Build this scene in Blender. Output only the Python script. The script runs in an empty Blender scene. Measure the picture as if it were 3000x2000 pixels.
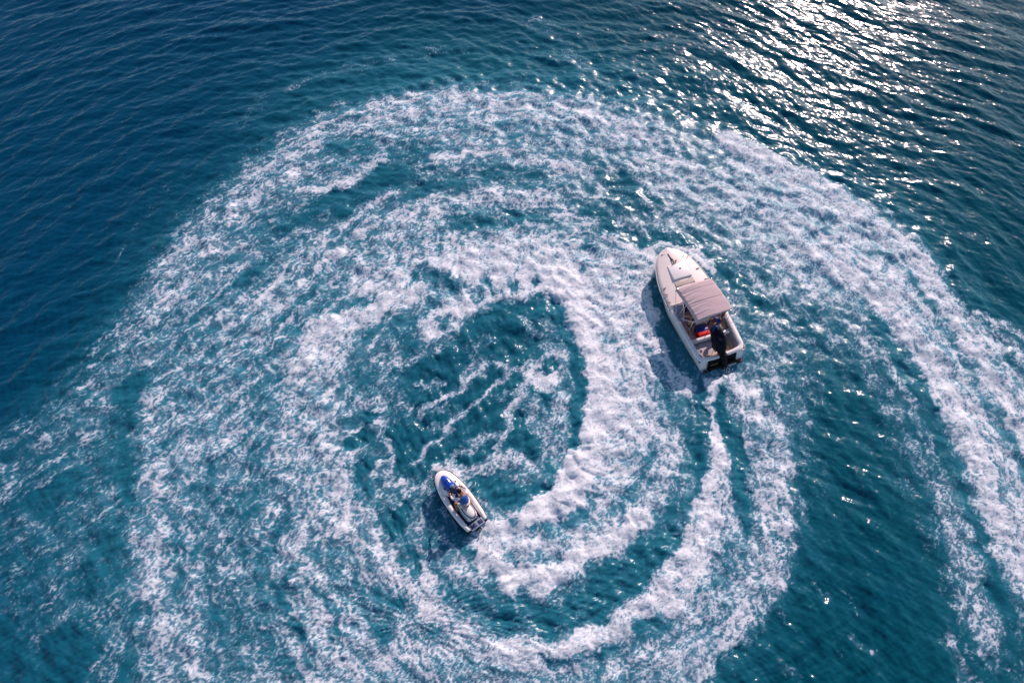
import bpy, bmesh, math, random, numpy as np
from mathutils import Vector, Matrix
R = math.radians
PI = math.pi
SC = bpy.context.scene
COL = SC.collection
random.seed(4)

# ------------------------------------------------------------------ camera, sky, sun, exposure
cam_d = bpy.data.cameras.new('camera')
cam = bpy.data.objects.new('camera', cam_d)
COL.objects.link(cam)
cam.location = (0, 0, 30.0)
cam.rotation_euler = (R(30), 0, 0)
cam_d.lens = 24.0
cam_d.sensor_width = 36.0
cam_d.clip_start = 0.1
cam_d.clip_end = 20000
SC.camera = cam

SUN_ELEV = 29.0
SUN_AZ = 27.5            # degrees clockwise from +Y
world = bpy.data.worlds.new('World')
SC.world = world
world.use_nodes = True
nt = world.node_tree
sky = nt.nodes.new('ShaderNodeTexSky')
sky.sky_type = 'NISHITA'
sky.sun_disc = False
sky.sun_elevation = R(SUN_ELEV)
sky.sun_rotation = R(SUN_AZ)
sky.air_density = 1.0
sky.dust_density = 0.6
sky.ozone_density = 2.0
bg = nt.nodes['Background']
bg.inputs['Strength'].default_value = 0.13
nt.links.new(sky.outputs[0], bg.inputs[0])

sun_d = bpy.data.lights.new('sun', 'SUN')
sun_d.energy = 5.0
sun_d.angle = R(0.6)
sun_d.color = (1.0, 0.78, 0.73)
sun = bpy.data.objects.new('sun', sun_d)
COL.objects.link(sun)
sd = Vector((math.sin(R(SUN_AZ)) * math.cos(R(SUN_ELEV)), math.cos(R(SUN_AZ)) * math.cos(R(SUN_ELEV)), math.sin(R(SUN_ELEV))))
sun.rotation_euler = sd.to_track_quat('Z', 'Y').to_euler()
sun.location = (30, 50, 60)

SC.view_settings.view_transform = 'Standard'
SC.view_settings.look = 'None'
SC.view_settings.exposure = 0.0
SC.view_settings.gamma = 1.0
SC.view_settings.use_curve_mapping = False

# ------------------------------------------------------------------ the wakes: coverage strokes in metres on the water plane
# ('P' polygon | 'S' stroke, x y x y ..., stroke half widths, foam coverage, edge softness, froth height)
OPS = [
 ('P',[-24.87,11.8,-22.54,13.36,-21.5,15.76,-20.91,17.72,-20.27,19.81,-19.79,22.02,-18.94,25.36,-17.46,27.4,-16.06,30.4,-14.18,32.72,-11.68,34.55,-7.69,35.98,-4.44,36.79,1.11,36.63,5.5,35.98,9.73,34.55,12.66,32.42,15.42,30.26,18.04,28.2,20.43,25.86,22.42,23.41,22.89,21.57,23.15,19.81,23.86,18.75,24.88,18.13,27.21,16.92,21.41,-1.58,-21.41,-1.58],0,0.42,1.75,0.0),
 ('P',[12.1,22.48,15.07,20.68,17.17,18.13,18.01,15.38,18.58,12.66,18.79,10.15,18.98,7.83,18.73,5.67,18.29,3.03,17.24,-0.5,7.08,-0.5,7.53,1.8,8.74,2.66,9.74,3.67,10.77,4.72,11.99,5.81,12.33,7.09,12.65,9.36,12.75,11.8,12.84,13.9,12.63,16.33,12.48,18.34,12.13,20.46],0,0.29,0.56,0.0),
 ('P',[15.58,15.76,17.17,15.38,17.77,12.66,18.09,9.36,18.31,7.09,18.01,4.32,16.55,-1.05,6.87,-1.05,7.64,1.68,9.03,2.78,10.11,3.8,11.14,4.79,12.2,5.81,13.32,8.58,13.53,10.96,14.41,13.54],0,0.12,0.87,0.0),
 ('P',[12.99,7.09,16.95,8.58,17.73,4.32,16.55,-1.05,6.87,-1.05,9.62,3.03],0,0.05,0.79,0.0),
 ('P',[-27.17,11.97,-23.01,11.97,-20.19,12.66,-18.04,12.48,-16.65,8.58,-16.14,5.67,-13.6,-1.58,-21.41,-1.58],0,0.3,0.88,0.0),
 ('P',[-26.06,9.36,-21.91,8.89,-20.17,5.67,-17.26,3.29,-15.62,-1.58,-21.41,-1.58],0,0.2,1.07,0.0),
 ('S',[-18.7,14.81,-17.96,13.36],[0.74,0.72],0.14,0.35,0.0),
 ('S',[-18.95,12.83,-18.38,11.97],[0.47,0.46],0.18,0.33,0.0),
 ('S',[-17.43,11.13,-16.91,9.51],[0.73,0.7],0.12,0.4,0.0),
 ('S',[-20.08,9.83,-20.99,8.89],[0.63,0.61],0.14,0.46,0.0),
 ('S',[-18.01,3.03,-17.51,1.09],[0.92,0.87],0.1,0.51,0.0),
 ('S',[-19.44,2.04,-20.58,3.67],[0.51,0.54],0.12,0.52,0.0),
 ('S',[-17.44,7.68,-17.87,5.67],[0.51,0.48],0.16,0.43,0.0),
 ('S',[-17.09,32.42,-16.06,34.87,-13.31,36.79,-9.95,38.46,-7.32,39.5,-3.46,40.2],[0.5,0.52,0.54,0.56,0.56,0.57],0.2,0.6,0.0),
 ('S',[-21.59,22.48,-20.88,25.36,-19.22,29.84],[0.33,0.35,0.38],0.15,0.44,0.0),
 ('S',[1.43,43.12,3.25,40.91,4.52,38.46,5.73,36.14],[0.66,0.64,0.61,0.59],0.22,0.71,0.0),
 ('S',[7.43,38.13,8.81,36.14,10.74,33.93],[0.55,0.53,0.51],0.22,0.67,0.0),
 ('S',[12.82,36.47,15.03,33.93,17.39,31.83],[0.27,0.26,0.25],0.3,0.36,0.0),
 ('S',[-18.48,19.81,-17.87,22.48,-16.62,25.36,-14.78,27.93,-11.44,31.25,-8.5,33.02],[0.82,0.87,0.92,0.97,1.03,1.06],0.56,0.89,0.0),
 ('S',[-11.31,31.83,-8.54,33.48,-4.34,34.87,0.0,34.55,4.26,33.32,8.35,31.54],[1.14,1.17,1.2,1.19,1.17,1.13],0.62,1.02,0.0),
 ('S',[-8.32,31.25,-4.23,32.72,0.0,32.42,4.19,31.83],[0.98,1.01,1.0,0.99],0.5,0.99,0.0),
 ('S',[-10.57,26.36,-8.33,27.4,-6.71,29.42],[0.72,0.73,0.76],0.1,0.37,0.0),
 ('S',[-9.53,25.86,-6.03,28.46],[0.4,0.42],0.16,0.45,0.0),
 ('S',[-12.72,25.11,-11.13,26.11],[0.83,0.85],0.2,0.4,0.0),
 ('S',[-6.26,23.89,-8.8,22.94],[0.43,0.42],0.22,0.42,0.0),
 ('S',[-10.78,30.97,-9.14,31.11],[0.83],0.26,0.54,0.0),
 ('S',[-7.18,30.11,-5.58,30.68],[0.67,0.68],0.28,0.53,0.0),
 ('S',[-14.25,21.12,-13.28,21.79],[0.6,0.61],0.22,0.41,0.0),
 ('S',[-5.36,27.4,-3.39,27.8],[0.82,0.83],0.2,0.5,0.0),
 ('S',[-1.21,29.01,1.2,27.93],[0.89,0.88],0.3,0.61,0.0),
 ('S',[5.58,27.8,7.99,27.93],[1.01],0.16,0.6,0.0),
 ('S',[6.46,26.36,7.86,26.62],[0.67],0.24,0.58,0.0),
 ('S',[-0.2,26.11,1.17,25.73,3.12,26.11,4.64,25.36,5.71,24.13,7.59,23.89,9.47,23.77,10.5,23.06],[0.58,0.57,0.58,0.57,0.56,0.55,0.55,0.55],0.17,0.35,0.0),
 ('S',[-3.48,25.36,-1.54,24.98],[0.57],0.22,0.44,0.0),
 ('S',[-4.31,30.11,-1.65,30.68,2.04,29.84,4.45,29.01,5.16,27.4],[0.34,0.34,0.33,0.33,0.32],0.62,0.47,0.0),
 ('S',[-12.3,27.4,-9.99,27.93,-7.77,29.84],[0.27,0.28,0.29],0.72,0.33,0.0),
 ('S',[-10.81,23.89,-9.6,24.86,-8.22,26.36,-6.94,27.4],[0.21,0.22,0.22,0.23],0.6,0.31,0.0),
 ('S',[-13.86,17.32,-13.55,19.38,-12.06,21.12,-10.05,22.48,-7.96,23.89,-4.83,25.36],[0.86,0.89,0.93,0.95,0.98,1.01],0.56,0.73,0.0),
 ('S',[-6.19,25.36,-3.93,26.62,-0.99,27.14,1.96,26.62,3.85,25.11],[0.66,0.67,0.68,0.67,0.66],0.62,0.53,0.0),
 ('S',[9.11,29.01,11.9,27.4,14.36,24.62,16.54,21.57],[1.76,1.71,1.62,1.53],0.55,1.1,0.0),
 ('P',[12.61,32.13,15.39,30.11,17.98,27.93,20.3,25.36,22.28,22.94,22.84,21.12,23.19,19.38,24.01,18.13,24.92,15.38,25.5,11.8,22.0,3.03,21.33,5.67,21.19,8.58,20.92,10.96,20.68,13.18,20.2,15.38,19.75,17.32,18.66,19.81,16.65,22.02,13.53,25.36],0,0.6,0.48,0.2),
 ('S',[13.15,31.54,15.9,29.56,18.45,27.4,20.49,25.36,22.1,22.94,22.59,20.9,23.01,19.38,23.28,17.52,23.63,15.57,23.88,13.01,24.07,10.15],[0.59,0.57,0.55,0.53,0.5,0.48,0.47,0.45,0.43,0.41,0.38],0.78,0.44,0.35),
 ('S',[17.12,22.48,18.94,20.9,20.15,18.75,20.72,16.53,21.19,14.26,21.35,11.29,21.45,8.89,21.64,6.52,21.81,4.32],[0.7,0.68,0.65,0.62,0.59,0.55,0.52,0.49,0.46],0.78,0.44,0.4),
 ('S',[15.46,25.36,17.52,23.41,19.48,21.57,20.51,19.38],[0.53,0.51,0.49,0.47],0.68,0.54,0.3),
 ('S',[20.1,23.89,21.49,20.9,22.14,18.34,22.79,15.57,23.26,12.66,23.6,10.15],[0.21,0.2,0.19,0.18,0.17,0.16],0.42,0.22,0.0),
 ('S',[19.44,27.4,21.26,25.36],[0.41,0.39],0.4,0.45,0.0),
 ('S',[23.79,18.54,25.11,17.32,26.41,15.76],[0.27,0.26,0.25],0.5,0.26,0.0),
 ('S',[24.29,18.96,25.58,18.13,26.86,16.92],[0.19,0.19,0.18],0.6,0.19,0.0),
 ('S',[18.68,18.54,19.0,17.12,19.58,15.57,19.98,13.54,20.19,10.63,20.33,8.28,20.42,6.37,20.4,4.32],[0.38,0.37,0.36,0.34,0.32,0.3,0.29,0.27],0.16,0.23,0.0),
 ('S',[17.72,17.52,18.0,15.95,18.26,14.45,19.17,12.48,19.25,10.15,19.33,7.98,19.35,6.23,19.46,4.86,19.38,3.41],[0.28,0.27,0.26,0.25,0.24,0.22,0.21,0.21,0.2],0.58,0.28,0.15),
 ('S',[17.95,15.76,18.57,13.18,19.24,11.13,19.62,8.89],[0.47,0.44,0.42,0.4],0.34,0.43,0.0),
 ('S',[19.11,9.67,19.53,7.68,19.55,5.95,19.42,4.32,19.15,3.16],[0.37,0.36,0.34,0.33,0.32],0.55,0.31,0.15),
 ('P',[20.54,4.32,22.25,3.67,21.41,-1.58,16.37,-1.58,18.08,2.41,19.52,3.03],0,0.2,0.51,0.0),
 ('S',[17.82,3.29,17.96,2.66,17.73,1.56],[0.16,0.16,0.15],0.5,0.21,0.0),
 ('S',[18.33,6.23,18.87,6.09],[0.07],0.5,0.09,0.0),
 ('S',[18.14,4.72,18.78,4.52],[0.07],0.5,0.08,0.0),
 ('S',[12.52,5.6,13.23,4.92],[0.07],0.3,0.13,0.0),
 ('S',[10.96,4.59,11.43,3.8],[0.07],0.3,0.12,0.0),
 ('S',[13.71,3.41,14.54,2.91],[0.07],0.3,0.12,0.0),
 ('S',[12.98,3.29,13.21,2.53],[0.07,0.06],0.3,0.12,0.0),
 ('S',[10.74,2.41,11.83,1.8],[0.06],0.3,0.12,0.0),
 ('S',[13.62,5.4,14.35,4.32],[0.07],0.3,0.12,0.0),
 ('S',[10.79,22.48,11.98,21.79,13.11,20.9,14.26,20.24],[0.62,0.61,0.6,0.59],0.5,0.49,0.0),
 ('S',[10.42,22.48,11.76,21.57,12.45,20.24,13.02,19.38],[0.54,0.53,0.51,0.51],0.16,0.4,0.0),
 ('S',[12.12,17.32,12.72,15.0,12.92,12.66],[0.84,0.8,0.75],0.42,0.6,0.0),
 ('S',[12.9,18.75,13.99,17.12],[0.38,0.37],0.5,0.45,0.0),
 ('S',[12.09,20.24,12.3,18.34,12.52,17.12],[0.28,0.27,0.26],0.3,0.23,0.0),
 ('S',[-8.38,20.9,-5.96,22.48,-3.21,23.53,-0.38,23.89,2.64,23.53],[0.56,0.58,0.59,0.6,0.59],0.62,0.5,0.0),
 ('S',[-10.16,15.76,-9.43,17.93,-7.51,19.59,-4.93,21.12,-2.22,22.13,0.37,22.48,2.59,22.13,4.02,21.12],[0.94,0.98,1.02,1.05,1.07,1.08,1.07,1.05],0.78,0.47,0.45),
 ('S',[-5.54,17.32,-3.87,18.34,-2.33,19.81,-1.09,20.46,1.82,20.79],[0.71,0.72,0.75,0.76,0.76],0.8,0.31,0.4),
 ('S',[-4.96,21.57,-3.09,20.68],[0.53,0.52],0.35,0.36,0.0),
 ('S',[-4.58,17.12,-4.38,16.76],[0.24],0.3,0.18,0.0),
 ('S',[-3.53,18.65,-3.34,18.27],[0.25],0.3,0.19,0.0),
 ('S',[-1.99,20.46,-1.8,20.07],[0.26],0.3,0.2,0.0),
 ('S',[-1.09,20.79,-0.9,20.39],[0.26],0.3,0.2,0.0),
 ('S',[0.0,20.79,0.18,20.39],[0.26],0.3,0.2,0.0),
 ('S',[1.1,21.12,1.27,20.72],[0.26],0.3,0.2,0.0),
 ('S',[-5.61,18.13,-4.99,16.92],[0.57,0.55],0.25,0.37,0.0),
 ('S',[-8.92,19.38,-7.89,19.81],[0.27],0.3,0.31,0.0),
 ('P',[3.37,22.94,5.65,23.41,7.3,22.94,7.24,20.46,7.49,17.72,8.1,15.57,8.96,14.45,8.77,11.8,7.7,9.67,5.96,7.68,4.09,6.52,2.04,6.23,2.12,8.58,4.09,10.96,4.75,13.54,4.5,17.32,3.25,20.24],0,0.62,0.45,0.3),
 ('S',[7.57,13.9,8.72,12.66,8.38,10.15,7.42,8.58,6.44,7.98],[0.62,0.6,0.57,0.55,0.54],0.34,0.48,0.0),
 ('S',[6.33,11.29,5.72,9.83,4.54,8.58],[0.29,0.28,0.27],0.36,0.38,0.0),
 ('S',[7.2,15.0,5.65,12.66],[0.39,0.37],0.42,0.41,0.0),
 ('P',[-5.33,15.76,-3.77,16.63,-2.63,18.13,-1.25,19.27,0.36,19.85,2.7,20.07,2.79,18.75,2.92,17.62,3.42,16.43,3.93,15.0,3.5,14.08,3.21,12.14,2.63,10.63,1.54,9.51,0.3,8.86,-1.22,8.81,-1.86,10.15,-4.17,9.83,-6.59,10.8,-8.17,12.14,-8.48,13.9,-7.09,15.57],0,0.13,0.21,0.0),
 ('P',[-9.09,15.38,-5.4,15.57,-4.91,13.54,-5.74,11.8,-4.97,10.15,-3.74,10.31,-3.73,7.68,-5.1,6.37,-6.56,7.68,-7.53,9.51,-8.61,11.8],0,0.36,0.48,0.0),
 ('S',[-4.49,10.88,-3.17,12.16,-2.9,12.95,-1.69,13.84,-0.95,14.68,-0.18,15.24],[0.13,0.13,0.14,0.14,0.14,0.14],0.62,0.12,0.0),
 ('S',[-4.25,13.45,-3.84,13.99,-2.59,14.54,-1.79,15.55,-1.09,15.91,-0.77,16.12],[0.14,0.14,0.14,0.14,0.14,0.15],0.62,0.12,0.0),
 ('S',[-0.77,16.12,-0.05,15.55,0.85,15.76,1.85,16.65,2.51,16.8],[0.22,0.21,0.22,0.22,0.22],0.62,0.13,0.0),
 ('S',[-3.17,10.88,-2.54,11.46,-1.64,11.7,-0.55,12.55],[0.16,0.16,0.16,0.17],0.55,0.11,0.0),
 ('S',[-0.71,11.13,-0.29,12.41,-0.05,13.57,0.51,14.46,1.35,15.57],[0.21,0.22,0.22,0.23,0.23],0.7,0.12,0.0),
 ('S',[1.01,15.19,1.74,14.91,2.35,15.19],[0.43,0.42,0.43],0.85,0.12,0.0),
 ('S',[-2.49,10.39,-1.3,10.5,-0.83,11.0,0.0,11.13,0.49,10.81,1.88,10.63],[0.32],0.6,0.11,0.0),
 ('S',[-0.31,10.31,0.93,10.15,2.19,10.63],[0.38],0.42,0.11,0.0),
 ('S',[0.99,13.72,1.61,12.48,2.01,11.29],[0.62,0.6,0.58],0.45,0.12,0.0),
 ('S',[2.57,16.53,2.69,15.38,2.31,13.9,2.42,12.48],[0.29,0.29,0.28,0.27],0.5,0.12,0.0),
 ('S',[-4.79,14.96,-4.14,14.89,-3.46,15.19],[0.11],0.6,0.12,0.0),
 ('S',[-4.14,14.89,-4.54,14.08,-4.91,13.54],[0.07],0.45,0.12,0.0),
 ('S',[-2.36,15.38,-1.7,16.14,-0.85,16.33],[0.25,0.25,0.26],0.36,0.13,0.0),
 ('S',[0.53,18.75,1.05,18.13,1.56,17.52],[0.19],0.42,0.13,0.0),
 ('S',[1.76,18.54,2.42,17.32,1.55,17.12],[0.27,0.26,0.26],0.36,0.13,0.0),
 ('S',[-1.39,17.52,-2.05,16.53],[0.26],0.36,0.13,0.0),
 ('S',[-4.41,13.36,-3.28,13.72,-2.76,13.01,-3.87,12.48],[0.14,0.14,0.14,0.13],0.45,0.12,0.0),
 ('S',[-2.9,12.48,-2.76,13.01],[0.12],0.6,0.12,0.0),
 ('S',[-0.83,14.26,0.0,14.45,0.5,14.81],[0.12],0.5,0.12,0.0),
 ('S',[-7.22,13.72,-6.59,13.9,-6.16,12.83,-5.77,11.29,-5.43,10.15,-4.61,9.51,-3.86,9.83],[0.24,0.24,0.24,0.23,0.22,0.22,0.22],0.66,0.11,0.0),
 ('S',[-6.14,12.66,-7.12,12.74,-7.85,12.14],[0.13],0.6,0.12,0.0),
 ('S',[-5.43,10.15,-6.13,9.36,-6.33,8.28],[0.19,0.19,0.18],0.55,0.11,0.0),
 ('S',[-7.91,11.29,-6.56,10.47,-5.43,10.15],[0.19],0.55,0.11,0.0),
 ('S',[-4.39,8.58,-4.0,9.51,-3.4,9.83],[0.11],0.45,0.11,0.0),
 ('S',[-7.63,11.63,-6.75,12.31],[0.33],0.1,0.16,0.0),
 ('S',[-7.0,13.18,-6.52,13.27],[0.24],0.1,0.17,0.0),
 ('S',[-5.46,12.31,-5.1,11.8],[0.37,0.36],0.1,0.17,0.0),
 ('S',[-6.61,10.96,-7.04,10.63],[0.26],0.1,0.16,0.0),
 ('S',[-7.61,10.15,-6.78,9.67],[0.38,0.37],0.1,0.16,0.0),
 ('S',[-4.72,8.89,-5.22,7.68],[0.34,0.33],0.1,0.15,0.0),
 ('S',[-5.93,7.38,-5.73,6.8],[0.27,0.26],0.1,0.15,0.0),
 ('S',[-3.28,7.68,-3.69,7.09],[0.15],0.1,0.15,0.0),
 ('S',[2.83,21.12,3.83,19.38,4.33,17.32,4.87,15.19,4.48,13.18,3.88,11.46,2.94,9.99,1.83,8.89,0.6,8.13,-0.6,7.8,-1.37,7.68],[0.93,1.05,1.04,0.96,0.88,0.85,0.79,0.64,0.51,0.36,0.21],1.0,0.17,0.8),
 ('S',[-1.46,7.8,-0.75,7.83,0.3,8.1],[0.18,0.3,0.45],1.0,0.12,0.8),
 ('S',[-1.79,7.65,-0.89,7.24,0.3,7.38,1.5,7.9],[0.27,0.26,0.27,0.27],0.7,0.24,0.3),
 ('S',[4.74,20.9,5.32,18.96,5.84,16.73,5.98,14.45,5.45,12.14,4.51,10.31],[0.8,0.96,1.03,0.87,0.75,0.48],0.74,0.54,0.4),
 ('S',[6.16,12.83,5.33,10.8,4.13,9.2],[0.44,0.42,0.4],0.7,0.42,0.35),
 ('S',[-1.7,7.31,-1.02,6.52,0.0,5.81,1.15,5.67,2.61,6.09,3.82,6.8,5.07,7.68,5.9,8.58],[0.21,0.43,0.57,0.54,0.54,0.52,0.45,0.3],0.93,0.29,0.8),
 ('S',[-1.04,7.24,0.3,7.09,1.48,7.24],[0.32],0.72,0.32,0.3),
 ('S',[0.89,7.61,2.1,7.9,3.03,8.58,3.68,9.36],[0.15,0.21,0.21,0.12],0.3,0.18,0.0),
 ('S',[-2.94,6.8,-2.32,5.95,-1.44,5.67],[0.32,0.31,0.31],0.6,0.31,0.3),
 ('P',[-1.84,4.72,-0.86,5.06,0.57,4.86,2.0,5.13,2.75,5.95,4.41,6.8,5.81,7.68,6.98,8.73,8.3,9.51,8.05,7.68,6.98,6.23,5.56,5.06,3.64,4.06,1.66,3.29,0.0,3.35,-1.4,3.93],0,0.28,0.37,0.0),
 ('P',[-1.27,4.45,0.85,4.45,2.57,5.13,4.68,6.52,6.56,7.68,7.34,7.98,6.4,6.23,5.14,5.13,3.37,4.19,1.39,3.67,0.0,3.67],0,0.14,0.36,0.0),
 ('P',[-4.43,7.09,-2.91,6.23,-3.28,5.13,-4.14,5.13,-5.2,5.81],0,0.2,0.43,0.0),
 ('S',[-2.86,5.26,-1.98,4.59],[0.28,0.27],0.24,0.28,0.0),
 ('S',[10.48,15.66,10.37,14.08,10.39,13.01],[0.54,0.42,0.2],0.5,0.31,0.0),
 ('S',[9.96,15.57,9.91,14.08],[0.43,0.42],0.55,0.32,0.0),
 ('S',[9.91,15.66,9.85,14.81,9.83,13.54,9.9,12.14,9.61,10.47,9.05,8.89,8.35,7.68],[0.23,0.28,0.34,0.46,0.57,0.67,0.74],0.94,0.16,0.6),
 ('S',[9.13,8.89,8.16,7.38,7.38,5.95,6.11,4.86,4.62,4.06,3.18,3.41,1.65,3.03,0.27,2.84,-1.1,3.16],[0.7,0.83,0.68,0.53,0.46,0.4,0.34,0.31,0.29],0.88,0.25,0.8),
 ('S',[-0.96,3.16,-2.09,3.67,-2.96,4.45,-3.58,5.4,-3.64,6.23],[0.34,0.46,0.46,0.36,0.29],0.66,0.33,0.5),
 ('S',[7.27,6.23,7.42,5.13,6.89,4.32],[0.49,0.47,0.46],0.75,0.28,0.6),
 ('S',[9.73,9.83,9.1,7.68,9.19,6.37],[0.53,0.51,0.49],0.7,0.36,0.4),
 ('S',[10.65,15.66,10.97,15.0,11.56,14.08,12.05,12.31,11.96,10.15,11.75,8.28],[0.18,0.28,0.49,0.57,0.57,0.54],0.72,0.37,0.4),
 ('S',[11.36,13.9,11.64,11.8,11.43,9.83,10.88,7.68,10.71,5.95,9.71,4.32],[0.35,0.49,0.56,0.59,0.57,0.55],0.58,0.37,0.3),
 ('S',[10.1,14.81,10.07,13.01,10.44,11.29,10.37,9.51,10.19,7.98],[0.14,0.34,0.42,0.31,0.18],0.1,0.23,0.0),
 ('S',[9.29,15.0,9.17,13.54,8.81,12.14,8.47,10.8],[0.18,0.38,0.4,0.22],0.16,0.27,0.0),
 ('P',[9.39,7.68,12.22,6.95,11.92,5.81,10.7,4.72,9.67,3.67,8.74,2.66,7.51,1.68,6.95,-0.5,0.0,-0.5,1.36,2.29,4.1,2.66,6.4,3.67,7.71,5.13],0,0.56,0.21,0.3),
 ('S',[5.15,3.67,6.02,4.06],[0.29,0.3],0.2,0.24,0.0),
 ('S',[1.63,2.41,3.28,2.66,4.12,3.03],[0.12],0.3,0.13,0.0),
 ('S',[10.81,5.67,9.73,4.45,8.58,3.41,7.32,2.29],[0.37,0.36,0.35,0.34],0.64,0.32,0.3),
 ('S',[9.6,7.09,8.65,5.67],[0.29,0.28],0.4,0.35,0.0),
 ('P',[-8.33,3.54,-4.87,3.67,-2.77,3.41,-0.68,2.29,1.9,2.29,1.27,-1.05,-8.91,-1.05],0,0.56,0.43,0.2),
 ('S',[-8.93,16.73,-9.38,14.45,-9.05,12.14,-8.17,10.31,-7.44,8.73,-6.36,7.24,-4.9,5.67,-3.66,4.32],[0.7,0.73,0.7,0.6,0.61,0.62,0.48,0.38],0.7,0.53,0.3),
 ('S',[-10.02,14.81,-10.34,12.66,-9.63,10.15,-8.39,7.98],[0.88,0.84,0.79,0.75],0.58,0.65,0.2),
 ('S',[-17.38,14.26,-17.13,11.97,-16.3,9.83,-15.8,7.68,-15.2,5.95,-14.01,4.06,-12.75,2.29],[0.35,0.4,0.47,0.54,0.6,0.54,0.46],0.57,0.54,0.2),
 ('S',[-12.96,12.83,-14.03,11.8,-14.75,10.8,-15.02,9.36],[0.4,0.39,0.39,0.37],0.62,0.39,0.2),
 ('S',[-9.6,7.09,-8.75,5.4,-7.93,3.67,-6.78,2.29],[0.5,0.5,0.48,0.46],0.64,0.36,0.3),
 ('S',[-9.31,6.23,-9.52,4.86,-8.56,3.29],[0.2,0.19,0.19],0.26,0.22,0.0),
 ('S',[-13.86,17.32,-14.06,15.0,-15.23,12.83],[0.74,0.71,0.67],0.5,0.6,0.0),
 ('S',[-16.67,18.96,-15.98,20.68,-14.61,22.94],[0.58,0.6,0.63],0.48,0.6,0.0),
 ('S',[-13.49,9.36,-11.93,7.68,-10.66,5.67],[0.56,0.54,0.51],0.34,0.59,0.0),
 ('S',[-10.57,3.67,-12.16,4.59],[0.54,0.55],0.32,0.54,0.0),
 ('S',[-4.82,4.72,-5.28,3.67],[0.28,0.27],0.28,0.33,0.0),
 ('P',[-3.67,9.75,-3.07,9.51,-1.71,7.53,-2.07,7.09,-2.79,6.8,-3.51,7.09,-3.76,8.28],0,0.3,0.24,0.0),
 ('S',[-3.77,9.67,-3.84,8.58,-4.1,7.68,-3.97,6.8],[0.09],0.55,0.12,0.0),
 ('S',[-3.51,10.39,-3.13,10.67,-2.66,10.55,-2.33,10.23],[0.14],0.9,0.11,0.9),
 ('S',[-2.34,10.31,-1.77,9.67,-1.37,9.04],[0.08],0.6,0.09,0.4),
 ('S',[-1.14,8.73,-0.3,8.28,0.3,8.13],[0.18],0.5,0.24,0.1),
 ('S',[7.6,23.06,7.08,21.57,6.96,19.38,7.38,17.52,8.04,15.76,8.49,14.63],[0.29,0.49,0.58,0.52,0.47,0.35],0.74,0.34,0.5),
 ('S',[7.63,21.57,7.63,19.81,8.01,17.72,8.65,15.85],[0.16,0.27,0.38,0.36],0.16,0.17,0.0),
 ('S',[7.29,22.83,7.99,23.22,8.66,23.37,9.57,23.06,10.41,22.36,10.85,21.57],[0.21,0.21,0.21,0.21,0.21,0.2],0.82,0.19,0.7),
 ('S',[5.33,24.13,6.55,22.94,6.99,21.57],[0.3,0.29,0.28],0.65,0.29,0.3),
 ('S',[9.13,15.66,10.45,15.47,11.71,15.95],[0.22,0.21,0.22],0.3,0.18,0.0),
 ('S',[11.77,15.76,12.12,15.38,12.72,15.0],[0.18],0.55,0.25,0.0),
]
FLOW = [(-19.1,11.8,44),(-21.2,8.6,43),(-17.8,19.4,51),(-13.7,26.4,36),(-4.2,31.8,8),(8.2,30.4,-30),(16.8,22.7,-56),(20.5,13.5,-82),(20.7,7.1,-93),(15.9,11.8,-88),(13.7,5.7,-58),(12.0,11.8,-93),(10.3,13.5,-94),(8.8,8.6,-104),(5.6,4.3,-156),(0.0,2.4,0),(0.0,4.6,-84),(2.8,4.6,-87),(5.2,7.1,-78),(1.4,5.8,11),(-2.9,6.4,-52),(-11.8,7.1,61),(-9.1,8.6,82),(-7.2,11.8,50),(-1.6,13.5,42),(-3.2,11.8,42),(1.6,13.5,-107),(4.2,14.4,-6),(4.1,11.8,17),(4.2,18.3,7),(2.3,9.4,-55),(6.7,15.4,-76),(-2.7,20.9,-83),(0.0,20.9,-90),(-7.1,19.4,53),(-13.5,15.4,45),(14.9,18.3,-57),(0.0,25.9,0),(-7.7,4.3,-56),(-12.7,4.3,-60),(-18.7,5.7,49),(13.3,23.9,-35),(-3.5,4.5,-46),(-2.1,3.3,-29),(-4.8,3.0,-40),(-4.6,6.0,-59)]


def rng(s):
    return np.random.RandomState(s)

class Tile:
    """periodic band-limited random field"""
    def __init__(s, seed, L, lmin, lmax, N=1024, slope=0.0, direc=None, spread=4):
        s.N = N; s.L = L
        k = np.fft.fftfreq(N, L / N)
        kx, ky = np.meshgrid(k, k)
        km = np.hypot(kx, ky) + 1e-9
        a = np.exp(-(lmin * km) ** 2 * 0.5) * (1 - np.exp(-(lmax * km) ** 2)) * km ** (-slope)
        a[km > 1 / lmin * 1.6] = 0
        if direc is not None:
            th = np.arctan2(ky, kx) - direc
            a = a * (np.abs(np.cos(th)) ** spread + 0.03)
        w = np.fft.fft2(rng(seed).normal(size=(N, N)))
        f = np.fft.ifft2(w * a).real
        s.f = (f / f.std()).astype(np.float32)
    def __call__(s, x, y):
        N = s.N
        u = np.asarray(x, np.float32) * (N / s.L) + 4 * N; v = np.asarray(y, np.float32) * (N / s.L) + 4 * N
        iu = np.floor(u).astype(np.int32); iv = np.floor(v).astype(np.int32)
        fu = u - iu; fv = v - iv
        iu &= N - 1; iv &= N - 1
        iu1 = (iu + 1) & (N - 1); iv1 = (iv + 1) & (N - 1)
        f = s.f
        return (f[iv, iu] * (1 - fu) + f[iv, iu1] * fu) * (1 - fv) + (f[iv1, iu] * (1 - fu) + f[iv1, iu1] * fu) * fv

def sstep(a, b, x):
    t = np.clip((x - a) / (b - a), 0, 1)
    return t * t * (3 - 2 * t)

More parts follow.
